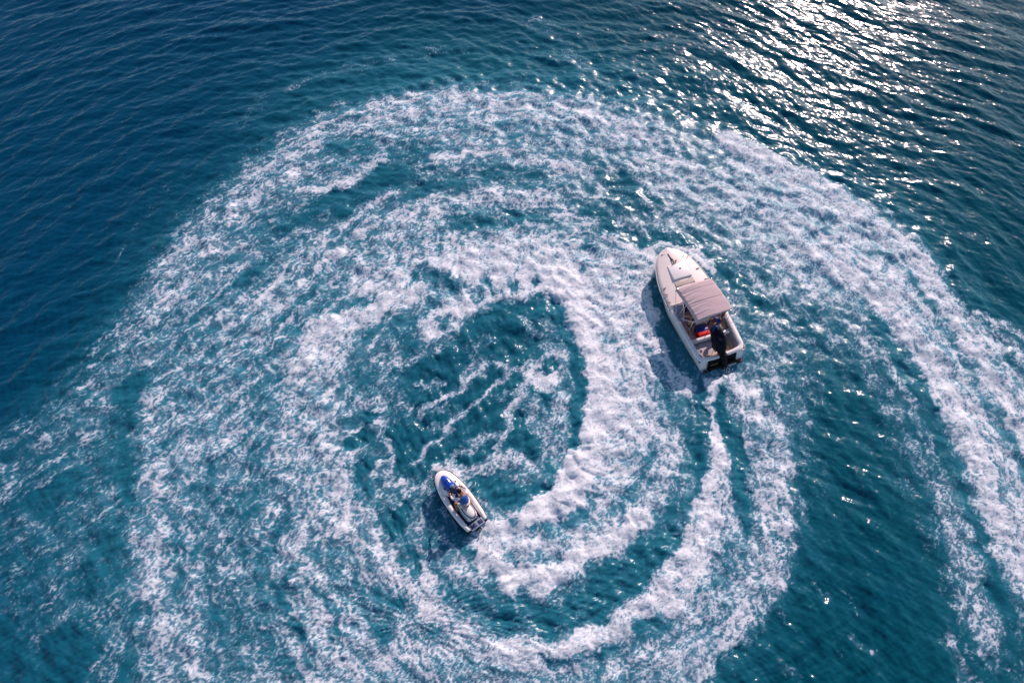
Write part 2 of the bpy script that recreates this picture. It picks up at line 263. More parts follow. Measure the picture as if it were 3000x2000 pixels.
# coarse rasters of coverage and froth height
GX0, GX1, GY0, GY1, GD = -42.0, 42.0, -6.0, 56.0, 0.12
gnx = int((GX1 - GX0) / GD); gny = int((GY1 - GY0) / GD)
gx = GX0 + GD * np.arange(gnx); gy = GY0 + GD * np.arange(gny)
COV = np.zeros((gny, gnx), np.float32); THK = np.zeros((gny, gnx), np.float32)

def op_apply(kind, flat, wd, val, soft, th):
    pts = np.array(flat).reshape(-1, 2)
    wmax = max(wd) if kind == 'S' else 0
    m = wmax + soft + 0.2
    x0, y0 = pts.min(0) - m; x1, y1 = pts.max(0) + m
    i0 = max(0, int((x0 - GX0) / GD)); i1 = min(gnx, int((x1 - GX0) / GD) + 2)
    j0 = max(0, int((y0 - GY0) / GD)); j1 = min(gny, int((y1 - GY0) / GD) + 2)
    if i1 <= i0 or j1 <= j0: return
    X, Y = np.meshgrid(gx[i0:i1], gy[j0:j1])
    best = np.full(X.shape, 1e9)
    n = len(pts)
    if kind == 'S' and len(wd) == 1: wd = [wd[0]] * n
    inside = np.zeros(X.shape, bool)
    for i in range(n if kind == 'P' else n - 1):
        a = pts[i]; b = pts[(i + 1) % n]
        d = b - a; L2 = max(d @ d, 1e-9)
        t = np.clip(((X - a[0]) * d[0] + (Y - a[1]) * d[1]) / L2, 0, 1)
        dist = np.hypot(X - a[0] - t * d[0], Y - a[1] - t * d[1])
        if kind == 'S':
            dist = dist - (wd[i] * (1 - t) + wd[i + 1] * t)
        else:
            c = ((a[1] > Y) != (b[1] > Y))
            xi = (b[0] - a[0]) * (Y - a[1]) / (b[1] - a[1] + 1e-12) + a[0]
            inside ^= c & (X < xi)
        best = np.minimum(best, dist)
    if kind == 'P': best = np.where(inside, -best, best)
    al = sstep(soft, -soft, best).astype(np.float32) if kind == 'P' else sstep(soft, -soft * 0.6, best).astype(np.float32)
    COV[j0:j1, i0:i1] += (val - COV[j0:j1, i0:i1]) * al
    THK[j0:j1, i0:i1] += (th - THK[j0:j1, i0:i1]) * al

for o in OPS: op_apply(*o)

def blur(a, r):
    k = np.exp(-0.5 * (np.arange(-3 * r, 3 * r + 1) / r) ** 2); k /= k.sum()
    f = np.apply_along_axis(lambda v: np.convolve(v, k, 'same'), 0, a)
    return np.apply_along_axis(lambda v: np.convolve(v, k, 'same'), 1, f).astype(np.float32)
AER = 0.62 * blur(COV, 8) + 0.50 * blur(COV, 22)
THS = blur(THK, 3)

def grid_at(A, x, y):
    u = np.clip((x - GX0) / GD, 0, gnx - 1.001); v = np.clip((y - GY0) / GD, 0, gny - 1.001)
    iu = u.astype(np.int32); iv = v.astype(np.int32); fu = u - iu; fv = v - iv
    return (A[iv, iu] * (1 - fu) + A[iv, iu + 1] * fu) * (1 - fv) + (A[iv + 1, iu] * (1 - fu) + A[iv + 1, iu + 1] * fu) * fv

# flow direction of the streaks
cs = np.zeros((gny // 4 + 1, gnx // 4 + 1)); sn = cs.copy(); ww = cs.copy()
FX, FY = np.meshgrid(gx[::4][:cs.shape[1]], gy[::4][:cs.shape[0]])
cs = np.zeros(FX.shape); sn = cs.copy()
for fx, fy, an in FLOW:
    w_ = 1 / ((FX - fx) ** 2 + (FY - fy) ** 2 + 1.0) ** 1.6
    cs += w_ * math.cos(2 * R(an)); sn += w_ * math.sin(2 * R(an))
ph = 0.5 * np.arctan2(sn, cs)
C2 = np.cos(2 * ph).astype(np.float32); S2 = np.sin(2 * ph).astype(np.float32)
def flow_at(x, y):
    u = np.clip((x - GX0) / (GD * 4), 0, FX.shape[1] - 1.001); v = np.clip((y - GY0) / (GD * 4), 0, FX.shape[0] - 1.001)
    iu = u.astype(np.int32); iv = v.astype(np.int32); fu = u - iu; fv = v - iv
    def g(A): return (A[iv, iu] * (1 - fu) + A[iv, iu + 1] * fu) * (1 - fv) + (A[iv + 1, iu] * (1 - fu) + A[iv + 1, iu + 1] * fu) * fv
    p = 0.5 * np.arctan2(g(S2), g(C2))
    return np.cos(p), np.sin(p)

# ------------------------------------------------------------------ sea mesh: fine where the picture looks, growing steps to the horizon
def axis(a, b, f0, f1, out_lo, out_hi):
    xs = [a]; 
    while xs[-1] < b:
        t = (xs[-1] - a) / (b - a); xs.append(xs[-1] + f0 * (1 - t) + f1 * t)
    hi = []; s = f1; x = xs[-1]
    while x < out_hi: s *= 1.17; x += s; hi.append(x)
    lo = []; s = f0; x = xs[0]
    while x > out_lo: s *= 1.17; x -= s; lo.append(x)
    return np.array(lo[::-1] + xs + hi, np.float64)
QF = 1.0
XA = axis(-37, 37, 0.056 * QF, 0.056 * QF, -9000, 9000)
YA = axis(0.5, 47, 0.040 * QF, 0.085 * QF, -9000, 9000)
NX, NY = len(XA), len(YA)
X, Y = np.meshgrid(XA, YA)
X = X.ravel(); Y = Y.ravel()
print('sea verts', NX, NY, NX * NY)
core = (sstep(-60, -38, X) * sstep(62, 40, X) * sstep(-30, -3, Y) * sstep(80, 50, Y)).astype(np.float32)

# ragged edges
w1a = Tile(1, 32, 1.3, 5.0); w1b = Tile(2, 32, 1.3, 5.0)
w2a = Tile(3, 16, 0.30, 1.0); w2b = Tile(4, 16, 0.30, 1.0)
dx = 0.10 * w1a(X, Y) + 0.045 * w2a(X, Y); dy = 0.10 * w1b(X, Y) + 0.045 * w2b(X, Y)
cov = grid_at(COV, X + dx, Y + dy) * core
thk = grid_at(THS, X + dx * 0.6, Y + dy * 0.6) * core
aer = grid_at(AER, X + dx, Y + dy) * core
aer = aer + 0.34 * np.exp(-((X - 1) / 16) ** 2 - ((Y - 37) / 5.5) ** 2) + 0.20 * np.exp(-((X - 20) / 8) ** 2 - ((Y - 26) / 6) ** 2) + 0.12 * np.exp(-((X + 18) / 5) ** 2 - ((Y - 9) / 9) ** 2)
fxx, fyy = flow_at(X, Y)

def lic(T, x, y, half, n):
    s = 0
    for i in range(n):
        t = (i / (n - 1) - 0.5) * 2 * half
        s = s + T(x + fxx * t, y + fyy * t)
    return s / s.std()

nA = Tile(11, 32, 0.85, 3.0); nB = Tile(12, 32, 0.42, 1.4); nC = Tile(13, 16, 0.17, 0.5); nD = Tile(14, 64, 1.6, 6.0)
nF = Tile(16, 16, 0.09, 0.3); nS = Tile(17, 32, 0.30, 2.0); nT = Tile(18, 16, 0.11, 0.5)
wx = X + 0.10 * w2a(X * 0.7 + 3, Y * 0.7) + 0.35 * w1a(X + 9, Y); wy = Y + 0.10 * w2b(X * 0.7, Y * 0.7 + 5) + 0.35 * w1b(X, Y + 7)
eA = lic(nA, wx, wy, 0.45, 5)
eB = lic(nB, wx, wy, 0.30, 5)
eC = lic(nC, wx, wy, 0.20, 7)
eF = lic(nF, wx, wy, 0.12, 5)
eS = lic(nS, X + dx, Y + dy, 1.6, 15)
eT = lic(nT, X + dx * 1.5, Y + dy * 1.5, 0.95, 15)
big = nD(X, Y)

def cells(u, v, pu, pv, seed):
    """distance between the two nearest cell centres' bisector, periodic jittered grid"""
    H = rng(seed).rand(pv, pu, 2).astype(np.float32)
    iu = np.floor(u).astype(np.int32); iv = np.floor(v).astype(np.int32)
    f1 = np.full(u.shape, 9., np.float32); f2 = f1.copy()
    for dj in (-1, 0, 1):
        for di in (-1, 0, 1):
            a = iu + di; b = iv + dj
            h = H[b % pv, a % pu]
            d = np.hypot(a + 0.5 + (h[:, 0] - 0.5) * 0.95 - u, b + 0.5 + (h[:, 1] - 0.5) * 0.95 - v)
            f2 = np.minimum(f2, np.maximum(f1, d)); f1 = np.minimum(f1, d)
    return f2 - f1

ACT = np.nonzero(cov > 0.015)[0]
xa = X[ACT]; ya = Y[ACT]
va = (0.34 * w1a(xa + 9, ya) + 0.045 * w2a(xa + 3, ya)); vb = (0.34 * w1b(xa, ya + 7) + 0.045 * w2b(xa, ya + 5))
va = va + 0.085 * nB(xa + 21, ya) + 0.02 * nC(xa, ya); vb = vb + 0.085 * nB(xa, ya + 17) + 0.02 * nC(xa + 5, ya)
xa = (xa + va).astype(np.float32); ya = (ya + vb).astype(np.float32)
def nets(cx, cy, Rref, seed):
    r = np.hypot(xa - cx, ya - cy); t = np.arctan2(xa - cx, ya - cy)
    out = []
    for k, c in enumerate((1.05, 0.56, 0.27)):
        n = int(round(2 * PI * Rref / c)); cc = 2 * PI * Rref / n
        out.append(cells(t * Rref / cc, r / (c * 0.66), n, 512, seed + k))
    return out
NO = nets(-1.0, 1.0, 18.0, 40)
NI = nets(0.0, 14.0, 7.0, 50)
rin = np.hypot(X[ACT] - 0.0, Y[ACT] - 14.0)
mi = (rin + 0.8 * big[ACT] < 9.5)
VA, VB, VC = [np.where(mi, i_, o_) for i_, o_ in zip(NI, NO)]

mid = sstep(0.03, 0.25, cov) * (1 - 0.6 * sstep(0.75, 1, cov))
covm = np.clip(cov + mid * (0.035 * big + 0.07 * eS + 0.03 * nA(X + 13, Y + 5)), 0, 1)
cm = covm[ACT]
jit = 1 + 0.35 * eC[ACT] * 0.6 + 0.3 * eB[ACT] * 0.5
jit = np.clip(jit, 0.45, 1.8)
def wall(e, wd): return np.exp(-(e / (wd * jit)) ** 2)
LA = wall(VA, 0.04 + 0.15 * cm)
LB = wall(VB, 0.06 + 0.25 * cm) * np.clip(0.22 + 1.2 * cm, 0, 1)
LC = wall(VC, 0.06 + 0.36 * cm) * np.clip(0.05 + 1.1 * cm, 0, 1)
lc = 1 - (1 - 0.90 * LA) * (1 - 0.85 * LB) * (1 - 0.50 * LC)
pit = (1 - 0.75 * sstep(0.22, 0.62, VA + 0.05 * eC[ACT])) * (1 - 0.45 * sstep(0.30, 0.75, VB))
pit = 1 - (1 - pit) * (1 - sstep(0.55, 0.85, cm))
fib = 0.5 + 0.5 * np.tanh(0.9 * eT)
fib2 = 0.5 + 0.5 * np.tanh(0.9 * eS)
lace = np.zeros(X.shape, np.float32)
lace[ACT] = lc * sstep(0.0, 0.32, cm)
lace = lace * (0.64 + 0.28 * fib + 0.18 * fib2)
thin = sstep(0.08, 0.30, covm) * sstep(0.45, 1.0, fib) * (0.12 + 0.45 * covm)
lace = sstep(0.26, 0.78, lace)
lace = 1 - (1 - lace) * (1 - thin)
lace[ACT] = lace[ACT] * pit
dense = sstep(0.58, 0.86, covm)
body = np.clip(0.40 + 0.42 * fib + 0.14 * fib2 + 0.09 * eC + 0.20 * sstep(0.85, 1.0, covm), 0.25, 1)
foam = lace * (1 - dense) + (0.45 * lace + 0.62 * body) * dense
foam = foam * (0.42 + 0.58 * sstep(0.25, 0.85, covm + 0.03 * big))
veil = sstep(0.10, 0.8, covm) * 0.42 + (0.07 * eB + 0.08 * eS) * covm
foam = np.clip(1 - (1 - foam) * (1 - 0.8 * np.clip(veil, 0, 1)), 0, 1).astype(np.float32)

# waves
waL = Tile(21, 64, 0.7, 3.6, 2048, 1.6, PI / 2, 5)
waM = Tile(22, 64, 0.30, 1.5, 2048, 1.0, PI / 2, 2.5)
waI = Tile(23, 64, 0.12, 0.7, 2048, 0.6, None)
# crests run as arcs round the turning vessels
CXW, CYW = -4.0, 4.0
r_ = np.hypot(X - CXW, Y - CYW); th_ = np.arctan2(X - CXW, Y - CYW)
RR = 128 / (2 * PI)
uu = th_ * RR * 1.0
uu = th_ * RR * 2
hL = waL(uu, r_ + 0.5 * w1a(X * 0.06, Y * 0.06))
hM = waM(uu * 1.0 + 5, r_ + 0.3 * w1b(X * 0.1, Y * 0.1))
hI = waI(X, Y)
calm = 1 - 0.65 * sstep(0.08, 0.4, cov)
far = sstep(70, 30, np.hypot(X, Y - 20))
amp = (0.25 + 0.75 * far)
Z = (0.046 * hL + 0.0125 * hM + 0.0024 * hI) * calm * amp
chop = nA(X + 3, Y + 8)
Z = Z + core * (0.05 * nD(X + 4, Y) * aer + 0.035 * chop * aer)
Z = Z + thk * (0.17 + 0.018 * eA + 0.007 * eB + 0.003 * eT) + 0.015 * foam * (0.3 + dense)
Z = Z.astype(np.float32)
far2 = np.hypot(X, Y) > 300
Z[far2] = 0
X2 = X; Y2 = Y

co = np.empty((NX * NY, 3), np.float32)
co[:, 0] = X2; co[:, 1] = Y2; co[:, 2] = Z
idx = np.arange(NX * NY, dtype=np.int32).reshape(NY, NX)
quads = np.stack([idx[:-1, :-1].ravel(), idx[:-1, 1:].ravel(), idx[1:, 1:].ravel(), idx[1:, :-1].ravel()], 1)

def mesh_from(name, co, quads, attrs, mat):
    used = np.unique(quads)
    remap = np.full(len(co), -1, np.int32); remap[used] = np.arange(len(used), dtype=np.int32)
    q = remap[quads]; v = co[used]
    me = bpy.data.meshes.new(name)
    me.vertices.add(len(v)); me.vertices.foreach_set('co', v.ravel())
    me.loops.add(q.size); me.loops.foreach_set('vertex_index', q.ravel())
    me.polygons.add(len(q)); me.polygons.foreach_set('loop_start', np.arange(0, q.size, 4, dtype=np.int32))
    me.polygons.foreach_set('use_smooth', np.ones(len(q), bool))
    for an, av in attrs.items():
        a = me.attributes.new(an, 'FLOAT', 'POINT'); a.data.foreach_set('value', np.ascontiguousarray(av[used], dtype=np.float32))
    me.update(calc_edges=True)
    me.materials.append(mat)
    o = bpy.data.objects.new(name, me); COL.objects.link(o)
    return o

# ------------------------------------------------------------------ materials
def new_mat(name):
    m = bpy.data.materials.new(name); m.use_nodes = True
    return m, m.node_tree, m.node_tree.nodes['Principled BSDF']

def water_mat():
    m, t, b = new_mat('sea_water')
    N = t.nodes; Lk = t.links.new
    def attr(n):
        a = N.new('ShaderNodeAttribute'); a.attribute_name = n; return a.outputs['Fac']
    def math_(op, a, b_=None, c=None, clamp=False):
        n = N.new('ShaderNodeMath'); n.operation = op; n.use_clamp = clamp
        for i, v in enumerate((a, b_, c)):
            if v is None: continue
            if isinstance(v, (int, float)): n.inputs[i].default_value = v
            else: Lk(v, n.inputs[i])
        return n.outputs[0]
    def noise(scale, detail=3, rough=0.6, dist=0.0):
        n = N.new('ShaderNodeTexNoise'); n.inputs['Scale'].default_value = scale; n.inputs['Detail'].default_value = detail
        n.inputs['Roughness'].default_value = rough; n.inputs['Distortion'].default_value = dist
        Lk(geo.outputs['Object'], n.inputs['Vector']); return n.outputs['Fac']
    def mix(f, a, b_):
        n = N.new('ShaderNodeMix'); n.data_type = 'RGBA'
        if isinstance(f, (int, float)): n.inputs[0].default_value = f
        else: Lk(f, n.inputs[0])
        for i, v in ((6, a), (7, b_)):
            if isinstance(v, tuple): n.inputs[i].default_value = v + (1,)
            else: Lk(v, n.inputs[i])
        return n.outputs[2]
    geo = N.new('ShaderNodeTexCoord')
    fo = attr('foam'); ae = attr('aeration'); tk = attr('froth')
    n1 = noise(7.5, 4, 0.65, 0.6); n2 = noise(2.2, 3, 0.6, 0.3); sx = N.new('ShaderNodeSeparateXYZ'); Lk(geo.outputs['Object'], sx.inputs[0])
    n3 = math_('ADD', math_('MULTIPLY', sx.outputs[0], 0.028), math_('MULTIPLY', noise(0.12, 3, 0.5), 1.1), clamp=True)
    edge = math_('MULTIPLY', math_('MULTIPLY', fo, math_('SUBTRACT', 1.0, fo)), 4.0)
    f2 = math_('ADD', fo, math_('MULTIPLY', math_('MULTIPLY', math_('SUBTRACT', n1, 0.5), 0.55), edge), clamp=True)
    mr = N.new('ShaderNodeMapRange'); mr.interpolation_type = 'SMOOTHSTEP'; Lk(f2, mr.inputs[0]); mr.inputs[1].default_value = 0.18; mr.inputs[2].default_value = 0.72
    f2 = math_('ADD', math_('MULTIPLY', f2, 0.8), math_('MULTIPLY', mr.outputs[0], 0.2), clamp=True)
    aer2 = math_('ADD', math_('MULTIPLY', ae, 1.5), math_('MULTIPLY', math_('SUBTRACT', n2, 0.5), 0.35), clamp=True)
    deep = mix(n3, DEEP_A, DEEP_B)
    wat = mix(aer2, deep, TEAL)
    wat2 = mix(math_('MULTIPLY', math_('POWER', math_('MULTIPLY', ae, 1.25, clamp=True), 1.5), 0.62), wat, MILK)
    foamc = mix(f2, (0.20, 0.43, 0.62), (0.79, 0.79, 0.82))
    colr = mix(f2, wat2, foamc)
    Lk(colr, b.inputs['Base Color'])
    rg = math_('ADD', math_('ADD', 0.155, math_('MULTIPLY', f2, 0.5)), math_('MULTIPLY', ae, 0.20))
    Lk(rg, b.inputs['Roughness'])
    b.inputs['IOR'].default_value = 1.333; b.inputs['Specular IOR Level'].default_value = 0.30
    # ripples and bubbles
    r1 = noise(2.6, 4, 0.55, 0.0); r2 = noise(14, 2, 0.5, 0.0)
    hgt = math_('ADD', math_('MULTIPLY', r1, 0.008), math_('MULTIPLY', math_('MULTIPLY', r2, f2), 0.008))
    bp = N.new('ShaderNodeBump'); bp.inputs['Strength'].default_value = 1.0; bp.inputs['Distance'].default_value = 1.0
    Lk(hgt, bp.inputs['Height']); Lk(bp.outputs[0], b.inputs['Normal'])
    return m
DEEP_A = (0.000, 0.047, 0.102)
DEEP_B = (0.000, 0.060, 0.092)
TEAL = (0.000, 0.090, 0.128)
MILK = (0.035, 0.23, 0.32)
M_WATER = water_mat()

cq = cov[quads[:, 0]] * 0.5 + cov[quads[:, 2]] * 0.5
isf = cq > 0.30
attrs = dict(foam=foam, aeration=aer, froth=thk)
sea = mesh_from('sea', co, quads[~isf], attrs, M_WATER); sea['kind'] = 'structure'
wk = mesh_from('wake_foam', co, quads[isf], attrs, M_WATER); wk['kind'] = 'stuff'
wk['label'] = 'churned white foam of the curling wakes on the sea'; wk['category'] = 'foam'

# ------------------------------------------------------------------ materials for the craft
def mat(name, c, rough=0.4, metal=0.0, var=0.10, scale=6.0, trans=0.0, bump=0.0, coat=0.0, spec=0.5):
    m, t, b = new_mat(name)
    N = t.nodes
    tc = N.new('ShaderNodeTexCoord'); n = N.new('ShaderNodeTexNoise')
    n.inputs['Scale'].default_value = scale; n.inputs['Detail'].default_value = 4
    t.links.new(tc.outputs['Object'], n.inputs['Vector'])
    mx = N.new('ShaderNodeMix'); mx.data_type = 'RGBA'
    t.links.new(n.outputs['Fac'], mx.inputs[0])
    mx.inputs[6].default_value = tuple(v * (1 - var) for v in c) + (1,)
    mx.inputs[7].default_value = tuple(min(1, v * (1 + var)) for v in c) + (1,)
    t.links.new(mx.outputs[2], b.inputs['Base Color'])
    b.inputs['Roughness'].default_value = rough; b.inputs['Metallic'].default_value = metal
    b.inputs['Transmission Weight'].default_value = trans; b.inputs['Specular IOR Level'].default_value = spec; b.inputs['Coat Weight'].default_value = coat
    if bump:
        n2 = N.new('ShaderNodeTexNoise'); n2.inputs['Scale'].default_value = scale * 8
        t.links.new(tc.outputs['Object'], n2.inputs['Vector'])
        bp = N.new('ShaderNodeBump'); bp.inputs['Distance'].default_value = bump
        t.links.new(n2.outputs['Fac'], bp.inputs['Height']); t.links.new(bp.outputs[0], b.inputs['Normal'])
    return m
GEL = mat('gelcoat_white', (0.87, 0.80, 0.78), 0.30, var=0.05, scale=2.0, coat=0.3)
GELD = mat('gelcoat_cream', (0.74, 0.66, 0.58), 0.45, var=0.08, scale=4)
LINER = mat('liner_grey', (0.48, 0.43, 0.47), 0.55, var=0.12, scale=5)
SAND = mat('liner_sand', (0.52, 0.36, 0.24), 0.6, var=0.2, scale=4)
ANTIF = mat('antifouling_maroon', (0.085, 0.022, 0.030), 0.7, var=0.4, scale=9)
BLACK = mat('black_rubber', (0.006, 0.006, 0.009), 0.6, var=0.3, spec=0.15)
COWL = mat('cowl_navy', (0.002, 0.003, 0.014), 0.45, var=0.2, spec=0.12)
COWLB = mat('cowl_blue', (0.004, 0.035, 0.15), 0.45, var=0.2, spec=0.2)
CLOTH = mat('canopy_cloth', (0.53, 0.40, 0.415), 0.9, var=0.07, scale=3, bump=0.004)
CLOTHS = mat('canopy_seam', (0.22, 0.17, 0.19), 0.9)
STEEL = mat('stainless', (0.72, 0.72, 0.74), 0.18, 1.0, var=0.04)
SMOKE = mat('smoked_acrylic', (0.22, 0.17, 0.28), 0.25, trans=0.12, var=0.05)
SKIN = mat('skin_tan', (0.34, 0.145, 0.075), 0.5, var=0.1, scale=9)
SKIN2 = mat('skin_brown', (0.20, 0.085, 0.048), 0.5, var=0.1, scale=9)
HAIR = mat('hair_dark', (0.020, 0.012, 0.009), 0.6, var=0.4, scale=40, bump=0.004, spec=0.1)
DARKC = mat('cloth_black', (0.014, 0.013, 0.018), 0.85)
REDP = mat('red_plastic', (0.62, 0.006, 0.008), 0.5, spec=0.2)
BLUEP = mat('blue_plastic', (0.008, 0.030, 0.20), 0.4)
BRONZE = mat('bronze_fitting', (0.10, 0.06, 0.05), 0.4, 0.7)
GOLD = mat('brass_plate', (0.50, 0.30, 0.10), 0.35, 0.8)
ROPE = mat('rope_brown', (0.20, 0.12, 0.07), 0.9, var=0.4, scale=30)
HOOD = mat('hood_blue', (0.004, 0.055, 0.42), 0.22, var=0.12, scale=5, coat=0.6)
NAVY = mat('deck_navy', (0.006, 0.010, 0.085), 0.5, var=0.3)
VEST = mat('vest_blue', (0.010, 0.095, 0.36), 0.75, var=0.2, scale=8, bump=0.004)
SHIRT = mat('shirt_white', (0.70, 0.62, 0.66), 0.85, var=0.06)
SHORT = mat('shorts_cream', (0.66, 0.60, 0.55), 0.85, var=0.06)
SEATM = mat('seat_white', (0.76, 0.70, 0.68), 0.5, var=0.06)
GREYB = mat('gauge_grey_blue', (0.10, 0.20, 0.32), 0.3)
EYE = mat('eye_dark', (0.01, 0.01, 0.01), 0.2)

def link(name, me, m, parent=None):
    o = bpy.data.objects.new(name, me); COL.objects.link(o)
    if m is not None: me.materials.append(m)
    if parent is not None: o.parent = parent
    return o
def thing(name, label, cat, loc, rot=(0, 0, 0), group=None, scale=1.0):
    o = bpy.data.objects.new(name, None); COL.objects.link(o)
    o.location = loc; o.rotation_euler = rot; o['label'] = label; o['category'] = cat
    o.scale = (scale,) * 3
    if group: o['group'] = group
    return o
def rows_mesh(rows, close_u=False, cap=False, smooth=True, solid=0.0):
    me = bpy.data.meshes.new('m'); n = len(rows[0]); vs = [tuple(p) for r in rows for p in r]; fs = []
    for j in range(len(rows) - 1):
        for i in range(n if close_u else n - 1):
            a = j * n + i; b = j * n + (i + 1) % n
            fs.append((a, b, b + n, a + n))
    if cap:
        fs.append(tuple(range(n))[::-1]); fs.append(tuple((len(rows) - 1) * n + i for i in range(n)))
    me.from_pydata(vs, [], fs)
    bm = bmesh.new(); bm.from_mesh(me)
    bmesh.ops.remove_doubles(bm, verts=bm.verts, dist=1e-5)
    bmesh.ops.recalc_face_normals(bm, faces=bm.faces)
    if solid: bmesh.ops.solidify(bm, geom=bm.faces, thickness=solid)
    for f in bm.faces: f.smooth = smooth
    bm.to_mesh(me); bm.free()
    return me
def box(x0, x1, y0, y1, z0, z1, bev=0.02, taper=None, seg=3):
    me = bpy.data.meshes.new('m'); bm = bmesh.new()
    bmesh.ops.create_cube(bm, size=1)
    for v in bm.verts:
        v.co = Vector(((x0 + x1) / 2 + v.co.x * (x1 - x0), (y0 + y1) / 2 + v.co.y * (y1 - y0), (z0 + z1) / 2 + v.co.z * (z1 - z0)))
        if taper: v.co = taper(v.co)
    if bev: bmesh.ops.bevel(bm, geom=bm.edges[:], offset=bev, segments=seg, affect='EDGES', profile=0.5)
    for f in bm.faces: f.smooth = True
    bm.to_mesh(me); bm.free(); return me
def tube_mesh(pts, r, n=8, me=None, closed=False):
    rows = []; P = [Vector(p) for p in pts]; up = Vector((0.13, 0.21, 1)).normalized()
    for i, p in enumerate(P):
        a = P[max(i - 1, 0)]; b = P[min(i + 1, len(P) - 1)]
        if closed: a = P[(i - 1) % len(P)]; b = P[(i + 1) % len(P)]
        d = (b - a).normalized(); s = d.cross(up)
        if s.length < 1e-3: s = Vector((1, 0, 0))
        s.normalize(); u = s.cross(d); rr = r[i] if isinstance(r, (list, tuple)) else r
        rows.append([p + s * math.cos(2 * PI * k / n) * rr + u * math.sin(2 * PI * k / n) * rr for k in range(n)])
    if closed: rows.append(rows[0])
    return rows_mesh(rows, close_u=True, cap=not closed)
def smooth_pts(pts, k=6):
    P = [Vector(p) for p in pts]; out = []
    for i in range(len(P) - 1):
        p0 = P[max(i - 1, 0)]; p1 = P[i]; p2 = P[i + 1]; p3 = P[min(i + 2, len(P) - 1)]
        for j in range(k):
            t = j / k
            out.append(0.5 * ((2 * p1) + (p2 - p0) * t + (2 * p0 - 5 * p1 + 4 * p2 - p3) * t * t + (3 * p1 - p0 - 3 * p2 + p3) * t ** 3))
    out.append(P[-1]); return out
def ball(c, r, seg=20, rings=12, fn=None):
    me = bpy.data.meshes.new('m'); bm = bmesh.new()
    bmesh.ops.create_uvsphere(bm, u_segments=seg, v_segments=rings, radius=1)
    for v in bm.verts:
        q = v.co.copy()
        if fn: q = fn(q)
        v.co = Vector((c[0] + q.x * r[0], c[1] + q.y * r[1], c[2] + q.z * r[2]))
    for f in bm.faces: f.smooth = True
    bm.to_mesh(me); bm.free(); return me
def interp(tab, y):
    for (a, va), (b, vb) in zip(tab[:-1], tab[1:]):
        if y <= b:
            t = (y - a) / (b - a); t = max(0, t)
            if isinstance(va, tuple): return tuple(p + (q - p) * t for p, q in zip(va, vb))
            return va + (vb - va) * t
    return tab[-1][1]
def prism(outline, z0, z1, bev=0.0):
    me = bpy.data.meshes.new('m'); bm = bmesh.new()
    vs = [bm.verts.new((x, y, z0)) for x, y in outline]
    f = bm.faces.new(vs)
    r = bmesh.ops.extrude_face_region(bm, geom=[f])
    for g in r['geom']:
        if isinstance(g, bmesh.types.BMVert): g.co.z = z1
    bmesh.ops.recalc_face_normals(bm, faces=bm.faces)
    if bev: bmesh.ops.bevel(bm, geom=bm.edges[:], offset=bev, segments=2, affect='EDGES', profile=0.5)
    for f in bm.faces: f.smooth = False
    bm.to_mesh(me); bm.free(); return me

# ------------------------------------------------------------------ people (one skinned surface each)
def skinned(name, verts, edges, radii, m, parent, root=0, sub=2):
    me = bpy.data.meshes.new(name); me.from_pydata(verts, edges, [])
    o = bpy.data.objects.new(name + '_skeleton', me); COL.objects.link(o)
    md = o.modifiers.new('s', 'SKIN'); sv = me.skin_vertices[0].data
    for i, r in enumerate(radii):
        sv[i].radius = (r, r) if not isinstance(r, tuple) else r
        sv[i].use_root = (i == root)
    md.use_smooth_shade = True
    s = o.modifiers.new('b', 'SUBSURF'); s.levels = sub; s.render_levels = sub
    dg = bpy.context.evaluated_depsgraph_get(); dg.update()
    out = bpy.data.meshes.new_from_object(o.evaluated_get(dg))
    bpy.data.objects.remove(o)
    for p in out.polygons: p.use_smooth = True
    return link(name, out, m, parent)
def limb_chain(V, E, Rd, start, pts, rad):
    k = start
    for p, r in zip(pts, rad):
        V.append(tuple(p)); Rd.append(r); E.append((k, len(V) - 1)); k = len(V) - 1
    return k
def hand(V, E, Rd, wrist, d, side, up):
    """palm and five unequal bent fingers; d = pointing direction, side = towards the thumb, up = back of the hand"""
    W = Vector(V[wrist]); d = Vector(d).normalized(); s = Vector(side).normalized(); u = Vector(up).normalized()
    palm = limb_chain(V, E, Rd, wrist, [W + d * 0.05], [0.030])
    P = Vector(V[palm])
    for off, ln in ((0.030, 0.070), (0.010, 0.080), (-0.010, 0.074), (-0.030, 0.058)):
        b = P + s * off + d * 0.025
        limb_chain(V, E, Rd, palm, [b, b + d * ln * 0.55 - u * ln * 0.2, b + d * ln * 0.7 - u * ln * 0.65], [0.011, 0.010, 0.008])
    b = W + s * 0.035 + d * 0.03
    limb_chain(V, E, Rd, palm, [b, b + d * 0.035 + s * 0.012 - u * 0.03], [0.012, 0.009])
